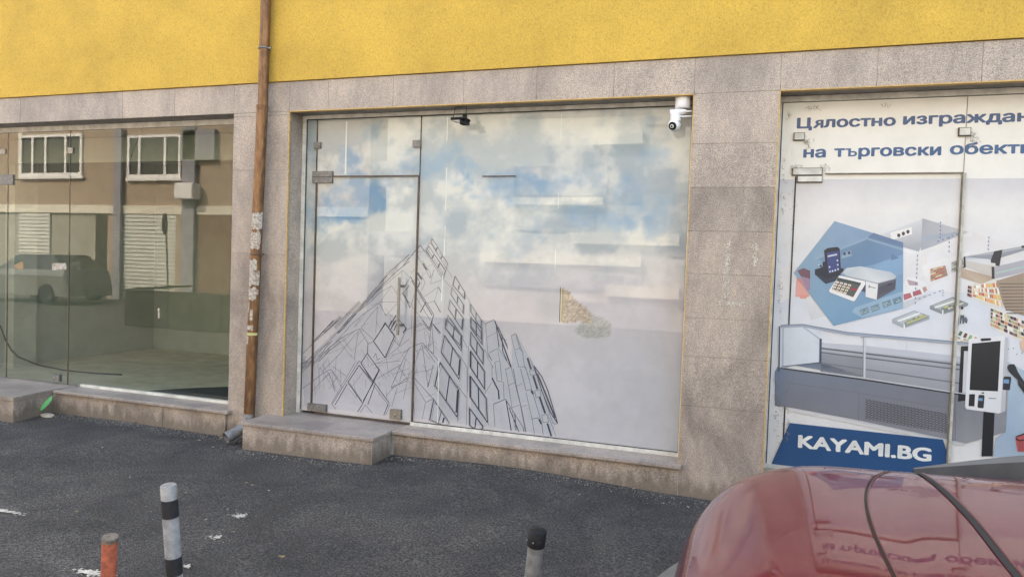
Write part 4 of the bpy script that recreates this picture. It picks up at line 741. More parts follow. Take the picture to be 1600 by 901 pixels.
T(r8, [(444, 136), (612, 120), (596, 416), (430, 408)], (42, 42, 46), 20); T(r8, [(492, 112), (500, 106), (552, 104), (558, 110), (552, 118), (500, 123)], (44, 44, 48), 21)
T(r8, [(428, 432), (462, 432), (458, 504), (424, 502)], (44, 44, 48), 20); T(r8, [(482, 440), (490, 435), (514, 437), (518, 445), (512, 512), (506, 515), (480, 512), (476, 505)], (58, 56, 62), 20); T(r8, [(482, 454), (508, 456), (506, 472), (480, 470)], (104, 158, 204), 21)
T(r8, [(628, 335), (636, 328), (672, 330), (674, 340), (665, 408), (628, 408), (624, 400)], (58, 58, 66), 20); T(r8, [(630, 345), (662, 346), (660, 370), (628, 368)], (110, 160, 208), 21)
q.line(r8([(541, 456), (585, 458)]), 1.0, (60, 60, 64), 20); T(r8, [(500, 421), (515, 421), (515, 429), (500, 428)], (50, 50, 54), 20)
T(r8, [(650, 275), (660, 258), (690, 256), (700, 270), (712, 300), (760, 375), (760, 440), (745, 420), (715, 378), (712, 350), (690, 330), (660, 300)], (54, 52, 56), 22); T(r8, [(720, 345), (760, 400), (760, 412), (724, 362)], (80, 76, 74), 23)
T(r8, [(698, 690), (760, 655), (760, 770), (712, 768)], (204, 84, 82), 20); q.line(r8([(700, 682), (760, 660)]), 2, (52, 40, 44), 22); q.line(r8([(700, 690), (720, 704), (760, 698)]), 2, (52, 40, 44), 22)
for k in range(4):
    T(r8, [(716+k*12, 710), (720+k*12, 710), (724+k*10, 765), (720+k*10, 765)], (150, 60, 62), 21)
# blue name board
ba = r3([(165, 602), (1062, 697), (1118, 850), (52, 850)]); T(r3, [(165, 600), (1062, 697), (1112, 850), (1080, 900), (30, 900)], (28, 84, 142), 23)
wht = (232, 232, 226)
q.text('KAYAMI.BG', 1248, 1454, 697.5, .128, wht, 25, .055)
nav = (72, 92, 128)
for w_, xa, xb in (('Ц', 1246, 1267.5), ('лостно', 1288, 1398), ('изграждане', 1412, 1632)): q.text(w_, xa, xb, 200.5-(xa-1246)*.036, .0995, nav, 4, .055)
q.text('R', 1285.5, 1271, 199.6, .0995*.54/.68*1.01, nav, 4, .055)     # mirrored R at small height reads as the letter after the first one
yz = lambda a: 246-(a-1256)*.022
X0_, Z0_ = P(1321, yz(1321), RY); X1_ = P(1338.5, yz(1338), RY)[0]; hs = lambda u, v_: (X0_+(u-.01)/.58*(X1_-X0_), Z0_+v_*.104)
hc = (66, 98, 138); q.poly([hs(.0, .45), hs(.16, .45), hs(.16, .55), hs(.0, .55)], hc, 4, False); q.poly([hs(.14, -.005), hs(.28, -.005), hs(.28, .55), hs(.14, .55)], hc, 4, False)
ring = [(.27, .355, .25), (.40, .355, .25), (.50, .33, .235)]
arc_o = [hs(.27, .36), hs(.41, .36)]+[hs(.42+.185*math.sin(t), .1775+.1825*math.cos(t)) for t in np.linspace(.25, 2.9, 9)]+[hs(.41, -.005), hs(.27, -.005)]
arc_i = [hs(.27, .26), hs(.40, .26)]+[hs(.40+.085*math.sin(t), .1775+.0825*math.cos(t)) for t in np.linspace(.25, 2.9, 9)]+[hs(.40, .095), hs(.27, .095)]
for k_ in range(len(arc_o)-1): q.poly([arc_o[k_], arc_o[k_+1], arc_i[k_+1], arc_i[k_]], hc, 5, False)
for w_, xa, xb in (('на', 1256, 1289), ('т', 1304, 1319), ('рговски', 1342, 1469), ('обекти', 1485, 1613)): q.text(w_, xa, xb, 246-(xa-1256)*.022, .104, (66, 98, 138), 4, .05)
rd_ = random.Random(77)
for (gx_, gy_, sx_, sy_, n_s) in ((1258, 222, 6, 9, 26), (1520, 215, 9, 12, 40), (1240, 262, 9, 8, 26), (1286, 262, 9, 7, 26), (1222, 300, 4, 50, 20), (1217, 450, 3, 60, 20), (1212, 640, 6, 60, 34), (1238, 330, 4, 50, 16), (1228, 640, 6, 60, 20), (1270, 168, 14, 4, 16), (1380, 164, 14, 3, 10), (1232, 180, 5, 10, 10)):
    for _ in range(n_s):
        x = gx_+rd_.gauss(0, sx_*.5); y = gy_+rd_.gauss(0, sy_*.5); x = max(x, 1225.5-(y-165)*.041)
        an = rd_.uniform(0, 3.14); L = rd_.uniform(1, 5); q.line([(x, y), (x+L*abs(math.cos(an)), y+L*math.sin(an)), (x+L*1.4*abs(math.cos(an+.6)), y+L*1.6*math.sin(an+.6))], rd_.uniform(.25, .6), rd_.choice([(140, 126, 110), (110, 96, 84), (166, 154, 140)]), 27)
film = q.build('printed_film', M['poster_out'], win3)
# black rim, door gap lines and film-covered fittings
q = MB(); q.box((xl-.007, RY-.002, zb), (xl, RY+.003, zt_)); q.box((xl-.007, RY-.002, zt_), (xrr, RY+.003, zt_+.007)); q.build('gasket', M['gap'], win3)
LD = P(1233, 500, RY)[0]; RD = P(1502, 300, RY)[0]; TD = P(1400, 271, RY)[1]
MB().box((LD-.006, RY-.004, zb), (LD+.004, RY-.0, TD-.02)).build('door_edge_seal', M['gap'], win3)
q = MB(); q.box((LD+.2, RY-.018, TD-.004), (RD, RY-.0, TD+.004)); q.box((RD-.004, RY-.018, zb), (RD+.004, RY, TD+.004)); q.box((RD+.006, RY-.006, TD+.004), (RD+.008, RY-.0, zt_)); q.build('door_edge_seal', plain('dirty_brown_edge', (.24, .20, .15), .7, 0, .4, 20), win3)
MB().box((RD+.006, RY-.0135, zb), (RD+.022, RY-.0125, TD)).build('film_overlap', plain('yellowed_film_edge', (.60, .57, .50), .7, 0, .3, 15), win3)
for (u0, v0, u1, v1) in ((1240, 208, 1257, 220), (1497, 200, 1516, 213), (1238, 263, 1284.5, 274.5), (1245, 275, 1284.5, 285.5)):
    a = P(u0, v0, RY); b = P(u1, v1, RY); k = MB()
    k.box((a[0], RY-.018, b[1]), (b[0], RY, a[1])); o = k.build('clamp', plain('dirty_outline', (.09, .075, .06), .9), win3)
    MB().box((a[0]+.007, RY-.0195, b[1]+.007), (b[0]-.004, RY-.018, a[1]-.004)).build('film_cover', M['white_frame'], o)
# ------------------------------------------------------------------ drainpipe
dp = thing('drainpipe', 'brown metal drainpipe with torn paper stickers between left and middle shop windows', 'drainpipe', (-4.45, -.08, 0))
PY_ = -.085; top = P(415.5, 0, PY_); mid_ = P(410, 168, PY_); bot = P(389.5, 640, PY_); R1 = .049
sl_ = (top[0]-mid_[0])/(top[1]-mid_[1]); topx = mid_[0]+sl_*(ZT-mid_[1])*.3
MB().tube([(mid_[0]+.004, PY_, mid_[1]-.05), (top[0], PY_, top[1]), (topx, PY_, ZT)], R1-.004, 20).build('pipe_section', M['pipe'], dp)
pc = P(400, 397, PY_)
MB().tube([(bot[0], PY_, .12), (pc[0], PY_, pc[1]), (mid_[0], PY_, mid_[1])], R1, 20).build('pipe_section', M['pipe'], dp)
MB().tube([(mid_[0], PY_, mid_[1]-.02), (mid_[0], PY_, mid_[1]+.015)], [R1+.003, R1+.006], 20).build('pipe_collar', M['pipe'], dp)
def xat(z):
    if z > mid_[1]: return mid_[0]+(z-mid_[1])*sl_
    return bot[0]+(mid_[0]-bot[0])*(z-.12)/(mid_[1]-.12)
for px_, py_, mt_ in ((413, 76, 'galv'), (400, 397, 'gap_brown')):
    z_ = P(px_, py_, PY_)[1]; x_ = xat(z_); k = MB().lathe((x_, PY_, z_-.007), [(R1, 0), (R1+.004, 0), (R1+.004, .014), (R1, .014)], 20); k.box((x_-.02, PY_+.045, z_-.006), (x_+.02, .0, z_+.006)); k.box((x_+R1, PY_-.008, z_-.008), (x_+R1+.022, PY_+.008, z_+.008)); k.build('pipe_bracket', M[mt_], dp)
gz_ = ground_z(-4.6, -.2)
MB().tube([(bot[0], PY_, .16), (bot[0]-.002, PY_-.005, .10), (bot[0]-.012, PY_-.03, .05), (bot[0]-.045, PY_-.11, .005), (bot[0]-.085, PY_-.20, -.03)], [.050, .050, .050, .050, .051], 20, cap=False).build('pipe_outlet', M['galv'], dp)
def sticker_on_pipe(y0, y1, a0, a1, mat, seed):
    rr = random.Random(seed); z1 = P(402, y0, PY_)[1]; z0 = P(400, y1, PY_)[1]; n = 9; k = MB(); row0 = []; row1 = []
    for i in range(n+1):
        t = math.radians(a0+(a1-a0)*i/n); e0 = rr.uniform(-.012, .012); e1 = rr.uniform(-.012, .012); r = R1+.0022
        if z1-z0 < .05: e0 *= .15; e1 *= .15
        x0_ = xat(z0+e0); x1_ = xat(z1+e1)
        row0.append((x0_+r*math.sin(t), PY_-r*math.cos(t), z0+e0)); row1.append((x1_+r*math.sin(t), PY_-r*math.cos(t), z1+e1))
    for i in range(n): k.quad([row0[i], row0[i+1], row1[i+1], row1[i]], smooth=True)
    k.build('torn_sticker', M[mat], dp)
for i, s_ in enumerate([(333, 359, -70, 95, 'paper'), (362, 389, -60, 70, 'paper'), (406, 424, -75, 50, 'paper'), (424, 446, -75, 85, 'paper'), (449, 468, -72, 55, 'paper'), (366, 378, 30, 80, 'paper'), (484, 500, 0, 30, 'paper'), (470, 486, -30, -10, 'paper'), (508, 515, -40, 40, 'paper'), (519.5, 523.5, -90, 90, 'tape'), (524, 538, -50, -5, 'paper'), (452, 460, 55, 80, 'paper')]): sticker_on_pipe(*s_, seed=i)
# ------------------------------------------------------------------ security camera
cp = P(1067, 153, .10); cam_t = thing('security_camera', 'white dome security camera with two antennas under the head of the middle shop window', 'camera', (cp[0]-.01, .08, ZH))
cx = P(1067, 160, .08)[0]; cy = .08
MB().lathe((cx, cy, ZH-.09), [(.0, 0), (.054, 0), (.058, .006), (.058, .088), (.05, .09)], 26).build('junction_box', M['white_plastic'], cam_t)
MB().lathe((cx+.005, cy-.01, ZH-.125), [(.02, 0), (.024, .01), (.024, .04)], 16).build('mount', M['steel_dull'], cam_t)
bd = P(1055, 180, .05); k = MB(); k.tube([(cx+.03, cy-.02, ZH-.115), (cx-.02, cy-.03, ZH-.12), (bd[0]-.035, cy-.03, ZH-.128)], [.018, .028, .030], 14); k.tube([(bd[0]+.0, cy-.03, ZH-.11), (bd[0]+.005, cy-.03, ZH-.19)], [.036, .040], 18); k.build('camera_arm', M['white_plastic'], cam_t)
hx, hz = bd[0]-.003, ZH-.215
bm = bmesh.new(); bmesh.ops.create_uvsphere(bm, u_segments=24, v_segments=16, radius=.047); k = MB(); bm.verts.index_update(); k.v = [(v.co.x+hx, v.co.y+cy-.03, v.co.z+hz) for v in bm.verts]; k.f = [tuple(v.index for v in f.verts) for f in bm.faces]; k.mi = [0]*len(k.f); k.sm = [True]*len(k.f); bm.free()
hd_ = k.build('camera_head', M['white_plastic'], cam_t)
dv = (Vector((hx-.35, -1.2, hz-.45))-Vector((hx, cy-.03, hz))).normalized(); c0 = Vector((hx, cy-.03, hz))
MB().tube([c0+dv*.036, c0+dv*.046], [.031, .028], 20).build('lens_plate', M['black_plastic'], hd_); MB().tube([c0+dv*.044, c0+dv*.052], [.014, .013], 16).build('lens_ring', M['white_plastic'], hd_); MB().tube([c0+dv*.05, c0+dv*.054], [.009, .008], 12).build('lens', M['dark_glass'], hd_)
for dz in (-.118, -.155): MB().tube([(cx-.03, cy-.045, ZH+dz), (cx+.075, cy-.055, ZH+dz-.002)], [.007, .005], 8).build('antenna', M['white_plastic'], cam_t)
# ------------------------------------------------------------------ floodlight
fl = thing('floodlight', 'small black floodlight on a wire bracket hanging at the top of the middle shop window', 'floodlight', (P(720, 180, .1)[0], .1, ZH))
u0 = P(711.5, 168, .11); u1 = P(729.5, 168, .11); zb_ = P(711, 187, .06)[1]
MB().tube([(u0[0]-.004, .075, zb_), (u0[0], .11, u0[1]), (u1[0], .11, u0[1]), (u1[0]+.002, .075, zb_)], .0035, 6).build('bracket', M['black_plastic'], fl)
a = P(708, 190, .05); b = P(730, 190, .05)
k = MB(); k.quad([(a[0]-.01, -.03, zb_-.02), (b[0]+.0, -.03, zb_-.012), (b[0], .10, zb_+.012), (a[0]+.01, .10, zb_+.006)]); k.box((a[0]+.004, -.02, zb_-.018), (b[0]+.006, .11, zb_+.006), bev=.006); k.build('lamp_body', M['black_plastic'], fl)
c_ = P(727, 193, .04); MB().box((c_[0]-.033, -.01, c_[1]-.014), (c_[0]+.03, .07, c_[1]+.012), bev=.006).build('sensor', M['black_plastic'], fl)
MB().box((a[0]+.012, -.014, zb_-.024), (b[0]-.04, .10, zb_-.0185)).build('lamp_glass', M['lamp_glass'], fl); MB().box((u1[0]-.008, .04, zb_-.005), (u1[0]+.016, .09, zb_+.045), bev=.004).build('bracket_clamp', M['black_plastic'], fl)
# ------------------------------------------------------------------ bollards
def at_dist(px, py, depth): d = ray(px, py); return Vector((d.x*depth, -CY+d.y*depth, CH+d.z*depth))
def bollard(name, label, top, low, depth, r, parts, capf=None):
    T_ = at_dist(*top, depth); L_ = at_dist(*low, depth*1.015)
    ax = (L_-T_).normalized(); t = (T_.z-(-.12))/(-ax.z); Bp = T_+ax*t
    root = thing(name, label, 'bollard', (Bp.x, Bp.y, -.09))
    for (nm, a, b, mat, dr) in parts:
        b = t if b is None else b
        k = MB(); k.tube([T_+ax*a, T_+ax*(a+.003), T_+ax*b], [r+dr-.003 if a == 0 else r+dr, r+dr, r+dr], 28); k.build(nm, M[mat], root)
    return root, T_, ax
bollard('orange_bollard', 'short orange painted bollard with chipped paint at bottom left', (172, 839), (169.5, 901), 2.5, .0245, [('post', 0, None, 'orange', 0), ('cap', -.002, .012, 'rust', .0008)])
sb, T_, ax = bollard('striped_bollard', 'leaning silver bollard with black tape bands', (263, 757), (273, 901), 2.8, .0295, [('post', 0, None, 'silver_paint', 0), ('band', .055, .125, 'black_band', .0012), ('band', .285, .355, 'black_band', .0012), ('band', .50, .58, 'black_band', .0012)])
kb, T_, ax = bollard('capped_bollard', 'galvanised steel bollard with black plastic cap', (840, 828), (831.5, 901), 2.5, .0268, [('post', .02, None, 'galv', 0), ('cap', 0, .055, 'black_plastic', .0045)])
q = MB(); q.lathe(T_, [(.0305, -.003), (.027, .004), (.012, .008), (.0, .009)], 28); q.build('cap_top', M['black_plastic'], kb)
for du in (-.002, -.03):
    p = T_+ax*.036 + Vector((du, -.0315 if du > -.01 else -.012, 0)); bm = bmesh.new(); bmesh.ops.create_uvsphere(bm, u_segments=8, v_segments=6, radius=.0032); k = MB(); bm.verts.index_update(); k.v = [tuple(v.co+p) for v in bm.verts]; k.f = [tuple(v.index for v in f.verts) for f in bm.faces]; k.mi = [0]*len(k.f); k.sm = [True]*len(k.f); bm.free(); k.build('rivet', M['steel'], kb)
# ------------------------------------------------------------------ red car, parked along the pavement, nose to the left
CAR = thing('parked_car', 'dark red car parked nose left beside the right shop window', 'car', (1.9, -3.25, -.09))
YC, HW = -3.24, .865
def station(x):
    """half width, top height, bottom height of the lower body at x"""
    xn = -.27
    t = min(1, max(0, (x-xn)/.95)); s_ = (1-(1-t)**3.1)**(1/2.6) if t < 1 else 1
    w = HW*(.10+.90*s_**.85)
    tz = min(1, max(0, (x-xn)/.70)); zt = .50+.405*(1-(1-tz)**3.4)**(1/2.2) + max(0, x-.4)*.045
    if x > 1.35: zt = .938+.0
    if x > 3.6:
        t2 = min(1, (x-3.6)/.5); zt = .938-.25*t2**4; w = HW*(1-.35*t2**4)
    return w, zt, .12
NS = 61; sect = []
xsn = [-.27+.0005]+list(-.27+1.35*np.linspace(.02, 1, 70)**1.7)+list(np.linspace(1.15, 4.1, 26))
def prof(x, n=85):
    w, zt, zb = station(x); out = [(x, YC+w, zb)]
    for k in range(n-2):
        u = math.cos(math.pi*(.012+.976*k/(n-3)))
        z = zb+(zt-zb)*max(0, 1-abs(u)**5.5)**(1/6.5)
        out.append((x, YC+w*u, z+.032*w*u))
    return out+[(x, YC-w, zb)]
k = MB(); n_ = 85; i0 = 0
for x in xsn: k.v += prof(x, n_)
for j in range(len(xsn)-1):
    for i in range(n_-1): k.f.append((j*n_+i, j*n_+i+1, (j+1)*n_+i+1, (j+1)*n_+i)); k.mi.append(0); k.sm.append(True)
k.f.append(tuple(range(n_))); k.mi.append(0); k.sm.append(True)
e_ = (len(xsn)-1)*n_; k.f.append(tuple(range(e_, e_+n_))[::-1]); k.mi.append(0); k.sm.append(True)
body = k.build('body', M['paint'], CAR)
def ztop(x, y):
    w, zt, zb = station(x); u = min(.999, abs(y-YC)/w); sn = (1-u**5.5)**(1/6.5) if u < 1 else 0
    return zb+(zt-zb)*sn+.032*(y-YC)
def surf_strip(pts, w, mat, name, lift=.002, parent=None, h=.004):
    """strip of given width lying on the car's top surface"""
    k = MB(); P3 = [Vector((x, y, ztop(x, y)+lift)) for x, y in pts]; L_ = []; R_2 = []
    for j, p in enumerate(P3):
        d = (P3[min(j+1, len(P3)-1)]-P3[max(j-1, 0)]); d.z = 0; d.normalize(); s_ = Vector((-d.y, d.x, 0))*w/2
        a = p+s_; b = p-s_; a.z = ztop(a.x, a.y)+lift; b.z = ztop(b.x, b.y)+lift; L_.append(a); R_2.append(b)
    for j in range(len(P3)-1): k.quad([R_2[j], R_2[j+1], L_[j+1], L_[j]], smooth=True)
    return k.build(name, mat, parent or body)
def spl(pts, n=8):
    out = []
    for i in range(len(pts)-1):
        p0 = Vector(pts[max(i-1, 0)]); p1 = Vector(pts[i]); p2 = Vector(pts[i+1]); p3 = Vector(pts[min(i+2, len(pts)-1)])
        for j in range(n):
            t = j/n; out.append(tuple(.5*((2*p1)+(-p0+p2)*t+(2*p0-5*p1+4*p2-p3)*t*t+(-p0+3*p1-3*p2+p3)*t**3)))
    out.append(tuple(pts[-1])); return out
gapm = plain('panel_gap', (.006, .005, .005), .6)
def carpt(px, py):     # point of the car's top surface seen at this place, by stepping along the line of sight
    d = ray(px, py); t = .5
    while t < 5:
        p = Vector((d.x*t, -CY+d.y*t, CH+d.z*t))
        w, zt, zb = station(max(-.2695, p.x))
        if p.x > -.27 and abs(p.y-YC) < w and p.z <= ztop(p.x, p.y): return (p.x, p.y)
        t += .004
    return None
def path(pp):
    out = []
    for k, p in enumerate(pp):
        c = None
        for dy in range(0, 16 if k == 0 else 1):
            c = carpt(p[0]+dy*.35, p[1]+dy)
            if c: break
        if c: out.append(c)
    return out
thin = spl(path([(1388, 730), (1366, 745), (1354, 765), (1353, 790), (1360, 820), (1374, 855), (1396, 900)])); thick = spl(path([(1429, 727), (1462, 757), (1492, 785), (1524, 820), (1556, 860), (1588, 900)]))
if len(thin) > 4: 
    thin.append((thin[-1][0]+(thin[-1][0]-thin[-6][0])*2, thin[-1][1]+(thin[-1][1]-thin[-6][1])*2)); surf_strip(thin, .007, gapm, 'bonnet_seam'); surf_strip([(x+.007, y) for x, y in thin], .004, M['seam_highlight'], 'seam_highlight', .0025)
if len(thick) > 4:
    thick.append((thick[-1][0]+(thick[-1][0]-thick[-6][0])*2, thick[-1][1]+(thick[-1][1]-thick[-6][1])*2)); surf_strip(thick, .019, M['rubber'], 'rubber_seal', .003); surf_strip([(x+.014, y) for x, y in thick], .006, M['seam_highlight'], 'seam_highlight', .0035)
# dark trim rising along the far edge of the bonnet to the cowl
k = MB(); k2 = MB(); tp = []; YT = YC+HW-.05
for i in range(26):
    u = i/25*1.9; px_ = 1428+172*u; rise = 21*math.sin(min(1, u/1.7)*math.pi/2)+1.0*u; a = P(px_, 732-rise*1.12, YT); b = P(px_, 732-rise*.6, YT)
    tp.append((a[0], a[1], b[1]))
for a, b in zip(tp[:-1], tp[1:]):
    k.quad([(a[0], YT-.03, .80), (b[0], YT-.03, .80), (b[0], YT, b[2]), (a[0], YT, a[2])], smooth=True)
    k2.quad([(a[0], YT, a[2]), (b[0], YT, b[2]), (b[0], YT+.015, b[1]), (a[0], YT+.015, a[1])], smooth=True)
    k2.quad([(a[0], YT+.015, a[1]), (b[0], YT+.015, b[1]), (b[0], YT+.04, .80), (a[0], YT+.04, .80)], smooth=True)
k.build('cowl_trim', M['smoked'], CAR); k2.build('cowl_trim', M['smoked_light'], CAR)
# cabin (out of the picture to the right)
def cab(x, inset, z): return [(x, YC-HW+inset, z), (x, YC+HW-inset, z)]
k = MB(); rowz = [(1.45, .10, .925), (2.05, .20, 1.36), (3.3, .22, 1.37), (3.95, .12, .93)]
for (a, b) in zip(rowz[:-1], rowz[1:]):
    l0, r0_ = cab(*a); l1, r1_ = cab(*b); k.quad([l0, l1, r1_, r0_], 1 if a[0] != 2.05 else 0, True)
k.quad([cab(*r_)[0] for r_ in rowz][::-1], 1); k.quad([cab(*r_)[1] for r_ in rowz], 1); k.build('cabin', [M['paint'], M['car_glass']], CAR)
for sx_ in (-1, 1):
    for pl in ([(1.45, .10, .93), (2.05, .20, 1.36)], [(2.05, .20, 1.36), (3.3, .22, 1.37)], [(3.3, .22, 1.37), (3.95, .12, .93)], [(2.65, .15, .93), (2.65, .21, 1.36)]):
        MB().tube([(p[0], YC+sx_*(HW-p[1]+.005), p[2]) for p in pl], .022, 8).build('pillar', M['paint'], CAR)
    k = MB(); k.box((1.55, YC+sx_*HW, .9), (1.68, YC+sx_*(HW+.17), 1.02), bev=.03); k.build('wing_mirror', M['paint'], CAR)
    for wx_ in (.62, 3.25):
        wl_ = MB().lathe((wx_, YC+sx_*(HW-.09)-.09, .215), [(.19, 0), (.29, .0), (.305, .03), (.305, .15), (.29, .18), (.19, .18)], 32, axis='Y').build('wheel', M['rubber'], CAR)
        MB().lathe((wx_, YC+sx_*(HW-.09)-.085, .215), [(.0, .0), (.19, 0), (.19, .17), (.0, .17)], 24, axis='Y').build('rim', M['alloy'], wl_)
    MB().tube([(-.02, YC+sx_*(HW-.28), .52), (-.10, YC+sx_*(HW-.42), .52)], .085, 16).build('headlight', M['lamp_glass'], CAR)
    MB().box((1.5, YC+sx_*(HW+.004), .70), (1.507, YC+sx_*(HW-.03), .9)).build('door_seam', gapm, CAR)
k = MB(); pts = [(-.05, YC-HW+.02), (-.22, YC-HW+.26), (-.35, YC-.34), (-.40, YC), (-.355, YC+.34), (-.235, YC+HW-.24), (-.06, YC+HW-.02)]; pts = spl(pts, 5)
for a, b in zip(pts[:-1], pts[1:]):
    for z0_, z1_, o0, o1 in ((.10, .30, .03, 0), (.30, .46, 0, 0), (.46, .50, 0, .02), (.50, .505, .02, .12)): k.quad([(a[0]+o0, a[1], z0_), (b[0]+o0, b[1], z0_), (b[0]+o1, b[1], z1_), (a[0]+o1, a[1], z1_)], smooth=True)
k.build('front_bumper', M['grey_plastic'], CAR)
# ------------------------------------------------------------------ litter
def scrap(px, py, s_, mat, name, label, cat, group=None, seed=0, z=None):
    rr = random.Random(seed); x, y = G(px, py, -.075); z0_ = ground_z(x, y)+.006; n = rr.choice([5, 6, 7]); k = MB(); an = rr.uniform(0, 3.1)
    pts = []
    for i in range(n):
        t = 2*math.pi*i/n; r = s_*rr.uniform(.6, 1.1); u, v_ = r*math.cos(t), r*.6*math.sin(t); pts.append((x+u*math.cos(an)-v_*math.sin(an), y+u*math.sin(an)+v_*math.cos(an), z0_+rr.uniform(0, s_*.35)))
    c = (x, y, z0_+s_*.15)
    for i in range(n): k.quad([pts[i], pts[(i+1) % n], c])
    for i in range(n): k.quad([tuple(Vector(p)-Vector((0, 0, .0015))) for p in (pts[(i+1) % n], pts[i], c)])
    return tag(k.build(name, M[mat]), label, cat, group)
scr = [(203, 744), (322, 811), (345, 698), (160, 697), (227, 750), (290, 769), (215, 664), (150, 658), (205, 661), (232, 662), (311, 685), (338, 702), (333, 696), (764, 731), (772, 729), (938, 755), (990, 764), (905, 777), (850, 743), (355, 795), (420, 766), (470, 738), (395, 757), (640, 722), (690, 725), (870, 745), (955, 770), (545, 716), (1075, 790), (1035, 785)]
for i, (x_, y_) in enumerate(scr): scrap(x_, y_, random.uniform(.008, .02), 'paper', 'paper_scrap', 'tiny pale paper scrap lying on the asphalt', 'litter', 'pale paper scraps scattered over the asphalt', i)
lf = [(120, 797, .017), (364, 833, .018), (440, 875, .022), (236, 798, .013), (365, 670, .02), (345, 681, .022), (228, 790, .012), (385, 753, .014), (590, 717, .014)]
for i, (x_, y_, s_) in enumerate(lf): scrap(x_, y_, s_, 'leaf_dry', 'dry_leaf', 'small dry tan leaf lying on the asphalt', 'leaf', 'dry leaves scattered over the asphalt', i+50)
scrap(213, 659, .05, 'paper', 'crumpled_paper', 'crumpled cream paper at the foot of the left window plinth', 'paper', None, 77)
scrap(235, 655, .035, 'leaf_green', 'green_weed', 'small green weed at the foot of the left window plinth', 'weed', None, 78)
scrap(225, 655, .03, 'leaf_dry', 'orange_leaf', 'curled orange brown leaf beside the green weed at the plinth', 'leaf', None, 79)
# green piece and stone in the step corner
a = P(62, 640, -.22); b = P(74, 617, -.22); k = MB(); Yg = -.22
for t in range(8):
    u0_, u1_ = t/8, (t+1)/8; w0, w1 = .028*math.sin(math.pi*u0_)**.7, .028*math.sin(math.pi*u1_)**.7 if u1_ < 1 else 0
    x0_, z0_ = a[0]+(b[0]-a[0])*u0_, a[1]-.01+(b[1]-a[1])*u0_; x1_, z1_ = a[0]+(b[0]-a[0])*u1_, a[1]-.01+(b[1]-a[1])*u1_
    k.quad([(x0_-w0, Yg+.05*u0_, z0_), (x0_+w0, Yg+.01+.05*u0_, z0_-w0*.3), (x1_+w1, Yg+.01+.05*u1_, z1_-w1*.3), (x1_-w1, Yg+.05*u1_, z1_)])
tag(k.build('plastic_lid', M['leaf_green']), 'bright green plastic piece leaning on the left step', 'litter')
def rock(x, y, sx_, sy_, sz_, name, label, mat='stone', seed=0):
    bm = bmesh.new(); bmesh.ops.create_icosphere(bm, subdivisions=2, radius=1); rr = random.Random(seed)
    for v in bm.verts: v.co *= rr.uniform(.82, 1.1); v.co = Vector((v.co.x*sx_, v.co.y*sy_, max(-.3, min(.75, v.co.z))*sz_))+Vector((x, y, ground_z(x, y)+.2*sz_))
    me = bpy.data.meshes.new(name); bm.to_mesh(me); bm.free(); me.materials.append(M[mat]); o = bpy.data.objects.new(name, me); COL.objects.link(o); return o
x_, y_ = G(77, 648, -.08); tag(rock(x_, y_-.02, .085, .05, .032, 'flat_stone', '', seed=3), 'flat pale stone on the asphalt by the left step', 'stone')
# dried plaster splashes: ragged thin crusts of many flecks
def splash(px, py, rx, ry, n, label, seed, mat='plaster'):
    rr = random.Random(seed); k = MB(); cx_, cy_ = G(px, py, -.08)
    for i in range(n):
        a, r = rr.uniform(0, 6.28), abs(rr.gauss(0, .5)); x = cx_+rx*r*math.cos(a); y = cy_+ry*r*math.sin(a); s_ = rr.uniform(.003, .014)*(1.4-min(1, r)); zc = ground_z(x, y)+.007; m_n = rr.choice([4, 5, 6]); ph = rr.uniform(0, 6)
        k.quad([(x+s_*rr.uniform(.6, 1.5)*math.cos(ph+6.28*q_/m_n), y+s_*rr.uniform(.5, 1)*math.sin(ph+6.28*q_/m_n), zc+.0004*(i % 7)) for q_ in range(m_n)])
    return tag(k.build('plaster_splash', M[mat]), label, 'splash')
splash(375, 808, .10, .06, 70, 'ragged cream plaster splash on the asphalt right of the striped bollard', 1); splash(338, 842, .09, .05, 45, 'smaller cream plaster splash nearest the foot of the striped bollard', 2)
splash(140, 893, .16, .05, 160, 'white paint smear on the asphalt beside the orange bollard', 3); splash(8, 797, .22, .03, 120, 'white paint smear on the asphalt at the far left', 4)
splash(293, 887, .05, .03, 20, 'tiny white paint splash beside the striped bollard', 5)
def glint(px, py, w_, h_, n, seed, label, mat='plaster', Y=-.004):  # light thrown back by the windows opposite, painted as pale flecks
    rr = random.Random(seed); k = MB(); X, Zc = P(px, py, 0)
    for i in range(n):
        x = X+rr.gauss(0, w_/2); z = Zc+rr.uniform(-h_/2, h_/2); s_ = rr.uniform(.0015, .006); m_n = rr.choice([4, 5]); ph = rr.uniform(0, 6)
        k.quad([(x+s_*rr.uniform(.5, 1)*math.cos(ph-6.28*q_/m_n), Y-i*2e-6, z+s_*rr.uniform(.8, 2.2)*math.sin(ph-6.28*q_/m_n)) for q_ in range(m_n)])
    return tag(k.build('painted_glint', M[mat]), label, 'paint mark')
glint(1136, 420, .022, .42, 260, 1, 'pale vertical streak of reflected light painted on the granite pillar between middle and right shop windows'); glint(1146, 474, .10, .03, 110, 2, 'short pale horizontal light mark painted low on the granite pillar, foot of the tall streak'); glint(1180, 398, .018, .16, 90, 3, 'short pale light mark painted near the right edge of the granite pillar')
